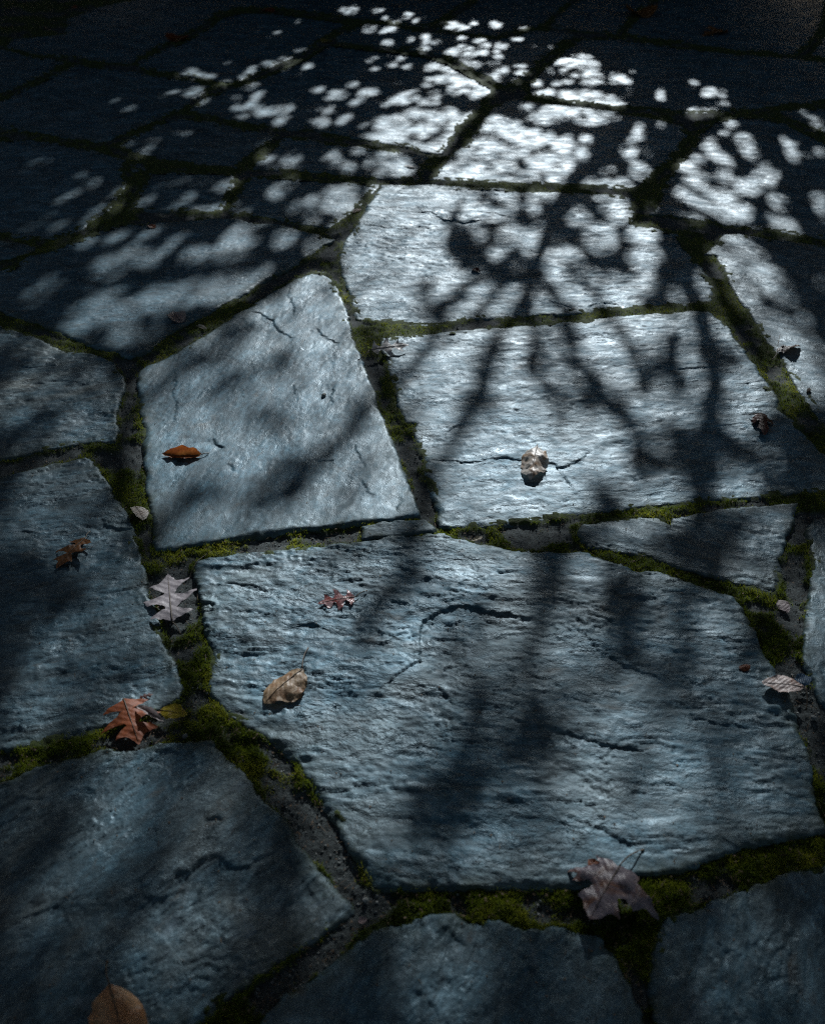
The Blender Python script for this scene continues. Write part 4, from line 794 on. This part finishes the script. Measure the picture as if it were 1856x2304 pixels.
# unseen crowns added left, right and behind to close off most open sky
def crown_cloud(n, lo, hi, size):
    C = RNG.uniform(lo, hi, (n, 3)); k = fbm(C[:, 0]*0.9+C[:, 2]*0.7, C[:, 1]*0.9-C[:, 2]*0.5, 950, 3) > -0.28; C = C[k]; n = len(C)
    nrm = RNG.normal(0, 1, (n, 3)); nrm[:, 2] = np.abs(nrm[:, 2])+0.8; nrm /= np.linalg.norm(nrm, axis=1)[:, None]
    e1 = np.cross(nrm, RNG.normal(0, 1, (n, 3))); e1 /= np.linalg.norm(e1, axis=1)[:, None]; e2 = np.cross(nrm, e1); ln = size*RNG.uniform(0.7, 1.3, n)
    return C[:, None, :] + ln[:, None, None]*(LEAF2D[None, :, :1]*e1[:, None, :]+LEAF2D[None, :, 1:]*e2[:, None, :])
ADDED_BACK = [((-5.5, -4.5, -0.06), 'tall tree behind the near left corner of the paving', crown_cloud(9000, (-10, -8, 3.0), (-1.5, 3.5, 7.5), 0.26)),
        ((5.0, -4.0, -0.06), 'tall tree behind the near right corner of the paving', crown_cloud(9000, (-1.5, -8, 3.0), (9.5, 3.5, 7.5), 0.26))]
LV = np.concatenate(LEAVES); print('crown leaves', len(LV))
cx = LV[:, 0, 0]+0.12*(LV[:, 0, 1]-9); who = np.where(cx < -1.9, 1, np.where(cx > 3.0, 2, 0))
LF = np.array([(0, 1, 2, 3), (0, 3, 4, 5)])
for ti in range(3):
    e, o = TREES[ti]; v = LV[who == ti]; n = len(v)
    F = (LF[None]+(np.arange(n)*6)[:, None, None]).reshape(-1, 4).astype(np.int32)
    c = link('crown', mesh_from('crown', v.reshape(-1, 3)-o, F, M_LEAF, False), e); c['kind'] = 'stuff'

for loc, lab, v in ADDED_BACK:  # trees added behind the camera to dim the sky light
    e = bpy.data.objects.new('shade_tree', None); COL.objects.link(e); e.location = loc; tag(e, lab, 'tree', 'trees shading the paving'); o = np.array(loc)
    TREES[len(TREES)] = (e, o); ti = len(TREES)-1; F = (LF[None]+(np.arange(len(v))*6)[:, None, None]).reshape(-1, 4).astype(np.int32)
    c = link('crown', mesh_from('crown', v.reshape(-1, 3)-o, F, M_LEAF, False), e); c['kind'] = 'stuff'
    branch(ti, np.array([o, o+[0, 0.1, 2.0], o+[0.1, 0.3, 4.4]]), 0.24, 0.13, 'trunk')
    for k in range(6): branch(ti, np.array([o+[0.1, 0.3, 4.2], o+[0.1, 0.3, 4.2]+np.array([math.cos(k)*1.2, math.sin(k)*1.2, 0.7]), o+[0.1, 0.3, 4.2]+np.array([math.cos(k)*3, math.sin(k)*3, 1.2])]), 0.08, 0.03)

# unseen low shrubs and woodland trees, added to block bright horizon sky from reflections
def added_shrub(x, y, rx, ry, h, n, size, lab, nm, cat, grp, z0=0.0):
    e = bpy.data.objects.new(nm, None); COL.objects.link(e); e.location = (x, y, -0.06); tag(e, lab, cat, grp)
    d = RNG.normal(0, 1, (n, 3)); d /= np.linalg.norm(d, axis=1)[:, None]; r = RNG.random(n)**0.4
    C = d*r[:, None]*[rx, ry, (h-z0)/2]+[0, 0, (h+z0)/2]; C[:, 2] = np.clip(C[:, 2], 0.05, h)
    nr = d+RNG.normal(0, 0.6, (n, 3)); nr /= np.linalg.norm(nr, axis=1)[:, None]; e1 = np.cross(nr, RNG.normal(0, 1, (n, 3))); e1 /= np.linalg.norm(e1, axis=1)[:, None]; e2 = np.cross(nr, e1); ln = size*RNG.uniform(0.7, 1.3, n)
    V = C[:, None, :]+ln[:, None, None]*(LEAF2D[None, :, :1]*e1[:, None, :]+LEAF2D[None, :, 1:]*e2[:, None, :])
    F = (LF[None]+(np.arange(n)*6)[:, None, None]).reshape(-1, 4).astype(np.int32); c = link('crown', mesh_from('crown', V.reshape(-1, 3), F, M_LEAF, False), e); c['kind'] = 'stuff'
    v, f = tube(np.array([(0, 0, 0), (0.03, 0.02, h*0.4), (0.05, 0.0, h*0.75)]), [0.02*h+0.02, 0.015*h+0.015, 0.02], 7); link('trunk', mesh_from('trunk', v, f, M_BARK), e)
for k, x in enumerate((-7.5, -5.2, -3.0, -0.9, 1.0, 3.4, 5.6, 7.8)):
    added_shrub(x, 13.0+0.4*math.sin(k*2.1), 1.35, 0.7, 1.45, 1500, 0.16, 'low dark shrub behind the far edge, number %s from the left' % ('one', 'two', 'three', 'four', 'five', 'six', 'seven', 'eight')[k], 'added_shrub', 'added_shrub', 'shrubs behind the far edge')
for k, x in enumerate((-16, -10.5, -5, 0.5, 6, 11.5, 17)):
    added_shrub(x, 25.0+1.2*math.sin(k*1.7), 3.4, 2.0, 7.0, 1500, 0.55, 'dark woodland tree far beyond the paving, number %s from the left' % ('one', 'two', 'three', 'four', 'five', 'six', 'seven')[k], 'added_tree', 'tree', 'woodland trees beyond the paving')

# ------------------------------------------------------------------ fallen leaves and other bits
OUTL = {
 'ovate': [(0.02, 0), (0.35, 0.06), (0.72, 0.17), (0.95, 0.32), (1.0, 0.46), (0.90, 0.62), (0.66, 0.78), (0.34, 0.91), (0.0, 1.0)],
 'elliptic': [(0.02, 0), (0.22, 0.06), (0.52, 0.16), (0.82, 0.30), (1.0, 0.48), (0.9, 0.66), (0.6, 0.83), (0.25, 0.94), (0.0, 1.0)],
 'oak': [(0.02, 0), (0.14, 0.06), (0.46, 0.09), (0.78, 0.17), (0.42, 0.20), (0.17, 0.27), (0.30, 0.33), (0.70, 0.40), (1.0, 0.50), (0.88, 0.53), (0.55, 0.50), (0.20, 0.54), (0.20, 0.60), (0.44, 0.65), (0.66, 0.78), (0.40, 0.77), (0.26, 0.80), (0.14, 0.90), (0.0, 1.0)],
 'maple': [(0.03, 0), (0.22, -0.06), (0.50, -0.03), (0.40, 0.07), (0.66, 0.14), (1.0, 0.36), (0.72, 0.38), (0.68, 0.49), (0.42, 0.42), (0.24, 0.45), (0.34, 0.60), (0.50, 0.73), (0.30, 0.75), (0.20, 0.87), (0.0, 1.0)],
}
ALLG = ALLV[:, :2]
def seat_z(g, r):
    d = np.abs(ALLG-g).max(1); m = d < r
    return float(np.percentile(ALLV[m, 2], 80)) if m.sum() > 3 else -0.010
def deform(P, hw, fl, fr, cl, wav, roll, tip, seed):
    """P in leaf units (across, along 0..1) -> 3D leaf units"""
    x, y = P[:, 0], P[:, 1]; f = np.radians(np.where(x < 0, fl, fr)); s = 0.35+0.65*np.abs(x)/hw
    a = f*s; X = x*np.cos(a); Z = np.abs(x)*np.sin(a)
    c = math.radians(cl); th = c*(y-0.45)
    if abs(c) > 1e-3: Y = np.sin(th)/c+0.45; Z = Z*np.cos(th) + (1-np.cos(th))/c
    else: Y = y
    Z = Z + wav*fbm(x*6+seed, y*6, 800+seed, 3)*(0.3+1.2*np.abs(x)/hw) + tip*np.maximum(y-0.6, 0)**2
    r = math.radians(roll); X, Z = X*math.cos(r)+Z*math.sin(r), -X*math.sin(r)+Z*math.cos(r)
    return np.column_stack([X, Y, Z])
_ln = [0]
def fallen_leaf(label, kind, base, tip, hw, cols, fl=10, fr=10, cl=10, wav=0.04, roll=0, tipup=0, stalk=None, rough=0.45, trans=0.35, name='fallen_leaf', group='fallen leaves on the paving', cat='leaf', zoff=0.0):
    _ln[0] += 1; seed = _ln[0]; rg = np.random.default_rng(seed)
    b = ground(np.array(base, float)); t = ground(np.array(tip, float)); d = t-b; L = float(np.linalg.norm(d)); yaw = math.atan2(d[1], d[0])-math.pi/2
    h = np.array(OUTL[kind], float)*[hw, 1]; r = h.copy(); l = h[::-1][1:-1]*[-1, 1]
    r[1:-1, 0] *= rg.uniform(0.85, 1.12, len(r)-2); l[:, 0] *= rg.uniform(0.85, 1.12, len(l)); l[:, 1] += rg.normal(0, 0.012, len(l))
    out = resample(np.vstack([r, l]), 0.035, True); out = out + rg.normal(0, 0.005, out.shape)
    g = np.stack(np.meshgrid(np.arange(-hw, hw, 0.045), np.arange(-0.1, 1.0, 0.045)), -1).reshape(-1, 2); g = g+rg.uniform(-0.008, 0.008, g.shape)
    g = np.vstack([g, np.column_stack([np.zeros(20), np.linspace(0.02, 0.97, 20)])]); g = g[inside(g, out)]; g = g[seg_dist(g, out, True)[0] > 0.02]
    n = len(out); rr = delaunay_2d_cdt([Vector(q) for q in out]+[Vector(q) for q in g], [(i, (i+1) % n) for i in range(n)], [], 1, 1e-6)
    P = np.array([(q.x, q.y) for q in rr[0]]); F = np.array(rr[2], np.int32); V = deform(P, hw, fl, fr, cl, wav, roll, tipup, seed)*L
    mid = deform(np.column_stack([np.zeros(14), np.linspace(0.0, 0.93, 14)]), hw, fl, fr, cl, wav, roll, tipup, seed)*L
    z0 = seat_z((b+t)/2, L*0.45)+0.0012-np.percentile(V[:, 2], 3)+zoff
    e = bpy.data.objects.new(name, None); COL.objects.link(e); e.location = (b[0], b[1], z0); e.rotation_euler = (0, 0, yaw)
    tag(e, label, cat, group)
    me = mesh_from('blade', V, F, leaf_mat(*cols, rough, trans)); li = np.empty(len(me.loops), np.int32); me.loops.foreach_get('vertex_index', li)
    me.uv_layers.new(name='UVMap').data.foreach_set('uv', (P+seed*1.7)[li].astype(np.float32).ravel()); bl = link('blade', me, e)
    if L > 0.045:
        v, f = tube(mid+[0, 0, 0.0004], np.linspace(0.011, 0.003, 14)*L, 5); link('midrib', mesh_from('midrib', v, f, M_STALK), bl)
    if stalk is not None:
        q = ground(np.array(stalk, float))-b; c, s = math.cos(-yaw), math.sin(-yaw); q = np.array([q[0]*c-q[1]*s, q[0]*s+q[1]*c])
        p0 = mid[0]; p2 = np.array([q[0], q[1], max(0.003-z0, -z0+0.002)]); p1 = (p0+p2)/2+np.array([-q[1], q[0], 0])*0.12+[0, 0, 0.004]
        tt = np.linspace(0, 1, 10)[:, None]; c3 = (1-tt)**2*p0+2*tt*(1-tt)*p1+tt**2*p2
        v, f = tube(c3, np.r_[np.linspace(0.0015, 0.0012, 9), 0.0022], 5); link('stalk', mesh_from('stalk', v, f, M_STALK), e)
    return e
BROWN = ((0.10, 0.022, 0.008), (0.20, 0.055, 0.012), (0.34, 0.12, 0.03)); TAN = ((0.30, 0.19, 0.10), (0.42, 0.30, 0.19), (0.24, 0.11, 0.045))
PALE = ((0.26, 0.15, 0.08), (0.52, 0.46, 0.40), (0.60, 0.55, 0.50)); MAUVE = ((0.28, 0.25, 0.27), (0.37, 0.34, 0.36), (0.32, 0.28, 0.30))
RED = ((0.04, 0.008, 0.006), (0.09, 0.016, 0.010), (0.05, 0.012, 0.008)); PINK = ((0.30, 0.03, 0.010), (0.32, 0.14, 0.14), (0.42, 0.30, 0.31))
DULL = ((0.05, 0.025, 0.010), (0.10, 0.045, 0.016), (0.075, 0.03, 0.012)); RUST = ((0.20, 0.045, 0.012), (0.26, 0.07, 0.02), (0.13, 0.035, 0.02))
GREY = ((0.34, 0.30, 0.27), (0.44, 0.42, 0.41), (0.52, 0.50, 0.49))
PALE2 = ((0.34, 0.20, 0.10), (0.55, 0.50, 0.45), (0.64, 0.60, 0.56))
FL = fallen_leaf
FL('glossy brown folded leaf with orange rim on the centre-left slab', 'ovate', (455, 1027), (366, 1026), 0.26, BROWN, fl=30, fr=62, cl=22, wav=0.04, roll=-8, stalk=(470, 1022), rough=0.3, trans=0.5)
FL('pale crumpled leaf with brown tip on the crack of the right slab', 'ovate', (1208, 1010), (1192, 1082), 0.27, PALE2, fl=-22, fr=-30, cl=-38, wav=0.10, stalk=(1208, 1003))
FL('small dark red leaf with drooping lobes near the right edge', 'maple', (1710, 935), (1718, 985), 0.34, RED, fl=-30, fr=-35, cl=-45, wav=0.08, stalk=(1684, 934))
FL('pinkish curled leaf with red lobes on the large front slab', 'oak', (801, 1346), (714, 1362), 0.36, PINK, fl=-8, fr=16, cl=-12, wav=0.05, stalk=(826, 1331), rough=0.25)
FL('curled tan leaf with a long upright stalk on the large front slab', 'ovate', (682, 1514), (594, 1586), 0.40, TAN, fl=-20, fr=-34, cl=-20, wav=0.07, tipup=-0.3, stalk=(694, 1460), zoff=-0.004)
FL('grey mauve lobed oak leaf lying across the left joint', 'oak', (389, 1404), (379, 1293), 0.40, MAUVE, fl=-8, fr=10, cl=-14, wav=0.05, stalk=(407, 1430), trans=0.15)
FL('dull brown leaf lying alone on the dark left slab', 'oak', (196, 1213), (127, 1284), 0.36, ((0.12, 0.05, 0.014), (0.22, 0.085, 0.022), (0.16, 0.05, 0.014)), fl=12, fr=-15, cl=-20, wav=0.06, stalk=(204, 1198))
FL('rust red oak leaf hanging over the joint at lower left', 'oak', (280, 1578), (316, 1682), 0.50, ((0.24, 0.045, 0.008), (0.32, 0.075, 0.012), (0.18, 0.04, 0.010)), fl=-14, fr=-10, cl=-18, wav=0.06, stalk=None, trans=0.3, rough=0.6, zoff=0.004)
FL('narrow curled pinkish leaf beside the rust red oak leaf', 'ovate', (312, 1603), (372, 1637), 0.16, ((0.2, 0.14, 0.14), (0.32, 0.27, 0.27), (0.38, 0.33, 0.32)), fl=55, fr=40, cl=-20, zoff=0.018)
FL('small yellow leaf beside the rust red oak leaf', 'ovate', (362, 1604), (424, 1614), 0.30, ((0.30, 0.16, 0.04), (0.50, 0.38, 0.015), (0.58, 0.45, 0.03)), fl=16, fr=-10, cl=-14, zoff=0.016)
FL('tiny dark red leaf scrap above the rust red oak leaf', 'oak', (314, 1572), (346, 1562), 0.40, RED, fl=-20, fr=-30, cl=-30)
FL('large greyish maple leaf with orange lobes in the front joint', 'maple', (1388, 1972), (1320, 2092), 0.74, ((0.20, 0.085, 0.045), (0.20, 0.165, 0.19), (0.26, 0.22, 0.245)), fl=-16, fr=-22, cl=-18, wav=0.09, stalk=(1447, 1914), trans=0.15, zoff=0.006)
FL('orange brown leaf lobe sticking out behind the large maple leaf', 'ovate', (1352, 1966), (1322, 1938), 0.40, RUST, fl=20, fr=20, cl=15)
FL('pinkish leaf in the joint at the right edge', 'elliptic', (1806, 1560), (1708, 1548), 0.30, ((0.28, 0.15, 0.10), (0.46, 0.36, 0.33), (0.54, 0.45, 0.43)), fl=6, fr=-4, cl=-10, wav=0.05, stalk=(1811, 1600), zoff=0.010, trans=0.1)
FL('small blue grey leaf beside the pinkish leaf at the right edge', 'ovate', (1786, 1540), (1824, 1530), 0.36, ((0.05, 0.11, 0.19), (0.07, 0.15, 0.25), (0.05, 0.10, 0.15)), fl=15, fr=-20, cl=-10, zoff=0.012)
FL('pale grey curled oak leaf on mossy corner of the right slab', 'oak', (832, 798), (922, 785), 0.30, GREY, fl=8, fr=-14, cl=-12, wav=0.05, roll=8, stalk=(806, 812), trans=0.2, zoff=0.006)
FL('shrivelled grey brown leaf on the far right slab', 'ovate', (1746, 795), (1800, 780), 0.26, ((0.05, 0.04, 0.03), (0.13, 0.10, 0.085), (0.22, 0.17, 0.15)), fl=-30, fr=22, cl=-25, wav=0.12, stalk=(1735, 812))
FL('brown ribbed leaf cut off by the bottom edge', 'elliptic', (250, 2226), (306, 2420), 0.36, ((0.28, 0.11, 0.03), (0.38, 0.18, 0.07), (0.44, 0.28, 0.15)), fl=-45, fr=14, cl=-20, wav=0.07, roll=6, stalk=(243, 2165), trans=0.15)
FL('small cream leaf lying in the joint left of the centre slab', 'ovate', (306, 1142), (326, 1172), 0.34, PALE, fl=-20, fr=30, cl=-30)
FL('small pink leaf in the mossy joint on the right', 'ovate', (1752, 1346), (1774, 1374), 0.34, ((0.22, 0.15, 0.16), (0.30, 0.22, 0.23), (0.32, 0.25, 0.25)), fl=20, fr=-20, cl=-20)
FL('orange brown leaf on the far joint at the top', 'ovate', (1455, 42), (1424, 26), 0.5, ((0.20, 0.09, 0.03), (0.28, 0.12, 0.035), (0.16, 0.06, 0.02)), fl=30, fr=30, cl=-20)
FL('orange brown leaf lying on the dark slab at upper right', 'maple', (1630, 72), (1578, 82), 0.42, ((0.20, 0.09, 0.03), (0.26, 0.11, 0.035), (0.16, 0.06, 0.02)), fl=25, fr=20, cl=-20)
FL('tiny rusty leaf on the far joint at upper left', 'ovate', (590, 22), (616, 28), 0.4, RUST, fl=25, fr=20)
FL('dark brown leaf on the far left joint', 'ovate', (392, 95), (410, 82), 0.5, RUST, fl=25, fr=20)
FL('small yellow leaf on the far upper joint', 'ovate', (730, 95), (744, 88), 0.5, ((0.2, 0.17, 0.04), (0.3, 0.25, 0.06), (0.3, 0.25, 0.06)), fl=25, fr=20)
FL('pale narrow leaf catching the sun near the upper junction', 'ovate', (938, 378), (906, 374), 0.2, ((0.5, 0.46, 0.42), (0.6, 0.57, 0.54), (0.6, 0.57, 0.54)), fl=15, fr=10)
FL('pinkish pale leaf scrap on the left slab by the diagonal joint', 'ovate', (410, 730), (390, 705), 0.36, ((0.3, 0.22, 0.2), (0.4, 0.32, 0.3), (0.45, 0.38, 0.36)), fl=20, fr=25)
FL('cream seed husk lying in the diagonal joint', 'ovate', (442, 732), (466, 741), 0.22, ((0.5, 0.46, 0.4), (0.55, 0.5, 0.45), (0.6, 0.56, 0.5)), fl=45, fr=45, cl=30, zoff=0.006)
FL('tiny red leaf scrap on the bright upper slab', 'ovate', (1062, 604), (1080, 611), 0.4, RED, fl=30, fr=30)
FL('tiny red brown leaf scrap at the right of the front slab', 'ovate', (1662, 1510), (1686, 1500), 0.4, RUST, fl=-30, fr=-30, cl=-30)
FL('tiny pink petal in the junction at the front', 'ovate', (806, 2068), (826, 2062), 0.45, ((0.3, 0.2, 0.2), (0.4, 0.3, 0.3), (0.4, 0.3, 0.3)), fl=20, fr=20)
FL('beige winged seed in the joint above the front slab', 'ovate', (1085, 1206), (1060, 1216), 0.22, ((0.35, 0.3, 0.2), (0.42, 0.36, 0.26), (0.42, 0.36, 0.26)), fl=20, fr=30, zoff=0.006)
FL('tiny brown scrap on the upper left slab', 'ovate', (336, 508), (350, 515), 0.4, RUST, fl=20, fr=20)
FL('tiny brown scrap on the centre slab right of the folded leaf', 'ovate', (508, 1058), (522, 1062), 0.4, DULL, fl=20, fr=20)
FL('pinkish scrap in the joint of the upper slabs', 'ovate', (795, 480), (812, 472), 0.3, ((0.3, 0.18, 0.14), (0.4, 0.28, 0.22), (0.4, 0.28, 0.22)), fl=20, fr=20, zoff=0.008)
LITTER = ['dull brown oak leaf in the litter left of the far corner', 'rusty oval leaf at the near side of the far left litter', 'tan oval leaf of the litter closest to the far left slab', 'dull oak leaf right of the other litter leaves', 'rusty maple leaf at the top edge of the far left litter', 'tan oak leaf in the middle of the far left litter', 'dull oval leaf at the left frame edge of the litter', 'rusty oval leaf rightmost of the far left litter']
for i, (x, y, a, k) in enumerate([(20, 18, 20, 'oak'), (62, 52, -30, 'ovate'), (108, 58, 60, 'ovate'), (132, 34, 10, 'oak'), (45, 8, 100, 'maple'), (95, 20, -70, 'oak'), (10, 60, 40, 'ovate'), (150, 14, 30, 'ovate')]):
    ca, sa = math.cos(math.radians(a)), math.sin(math.radians(a))
    FL(LITTER[i], k, (x, y), (x+26*ca, y+8*sa), 0.42, (DULL, RUST, TAN)[i % 3], fl=20, fr=25, cl=-25, wav=0.1, name='litter_leaf', group='leaf litter in the far left corner', zoff=-0.01)

def pebble(label, p, r, mat, sq=(1, 0.8, 0.6), name='pebble', cat='pebble', group='loose bits on the paving'):
    import bmesh
    bm = bmesh.new(); bmesh.ops.create_icosphere(bm, subdivisions=3, radius=1.0); rg = random.Random(int(p[0]))
    V = np.array([v.co[:] for v in bm.verts]); V = V*(1+0.22*fbm(V[:, 0]*1.7+p[0], V[:, 1]*1.7+V[:, 2]*1.3, 77, 3))[:, None]*np.array(sq)*r
    for v, c in zip(bm.verts, V): v.co = c
    me = bpy.data.meshes.new(name); bm.to_mesh(me); bm.free(); me.materials.append(mat); me.polygons.foreach_set('use_smooth', np.ones(len(me.polygons), bool))
    g = ground(np.array(p, float)); o = link(name, me, None, (g[0], g[1], seat_z(g, 0.02)+r*sq[2]*0.75)); o.rotation_euler = (0, 0, rg.random()*6); tag(o, label, cat, group); return o
pebble('small brown grey pebble on the upper part of the centre slab', (729, 893), 0.0085, M_GRIT)
pebble('dark bark chip on the far right slab', (1818, 880), 0.012, M_BARK, (1.2, 0.5, 0.4), 'bark_chip', 'bark')
pebble('white pebble in the joint at the front right edge', (1832, 1610), 0.007, M_GRIT)
pebble('pale pebble in the junction at the front centre', (822, 2020), 0.006, M_GRIT)
pebble('pale pebble in the lower left junction by the moss', (416, 1652), 0.007, M_GRIT)
def twig(label, s, r=0.0013):
    P = ground(px(s)); P = resample(P, 0.006); z = np.array([seat_z(q, 0.012) for q in P]); z = np.convolve(np.pad(z, 3, 'edge'), np.ones(7)/7, 'valid')+r*1.2
    v, f = tube(np.column_stack([P, z])-[P[0, 0], P[0, 1], 0], np.linspace(r, r*0.5, len(P)), 5)
    o = link('twig', mesh_from('twig', v, f, M_STALK), None, (P[0, 0], P[0, 1], 0)); tag(o, label, 'twig', 'thin twigs on the paving')
twig('thin curved pale twig in the joint left of the front slab', "5:862,575 865,610 855,635 835,642")
twig('short dark twig in the junction below the centre slab', "5:870,165 840,200 805,250 795,275")
twig('thin twig in the lower left joint near the moss', "5:650,985 672,955 685,930")
twig('thin straw in the far right joint', "4:1545,330 1530,400 1545,430", 0.001)
# tiny seedling in the moss
M_SEED = simple_mat('seedling', (0.30, 0.42, 0.03), (0.42, 0.55, 0.06), 60, 0.4)
g = ground(np.array((833.0, 789.0))); e = bpy.data.objects.new('seedling', None); COL.objects.link(e); e.location = (g[0], g[1], -0.012)
tag(e, 'tiny bright green seedling in the moss beside the grey oak leaf', 'seedling')
v, f = tube(np.array([(0, 0, 0), (0.001, 0, 0.010), (0.0, 0, 0.020)]), 0.0009, 5); link('stem', mesh_from('stem', v, f, M_SEED), e)
for a in (0.35, 2.7):
    q = np.array([(0, 0), (0.35, 0.3), (0.42, 0.6), (0, 1), (-0.42, 0.6), (-0.35, 0.3)])*0.010
    V = np.column_stack([q[:, 1]*math.cos(a)-q[:, 0]*math.sin(a), q[:, 1]*math.sin(a)+q[:, 0]*math.cos(a), 0.020+q[:, 1]*0.6])
    link('seed_leaf', mesh_from('seed_leaf', V, [(0, 1, 2, 3), (0, 3, 4, 5)], M_SEED), e)

print('script', time.time()-_T0)
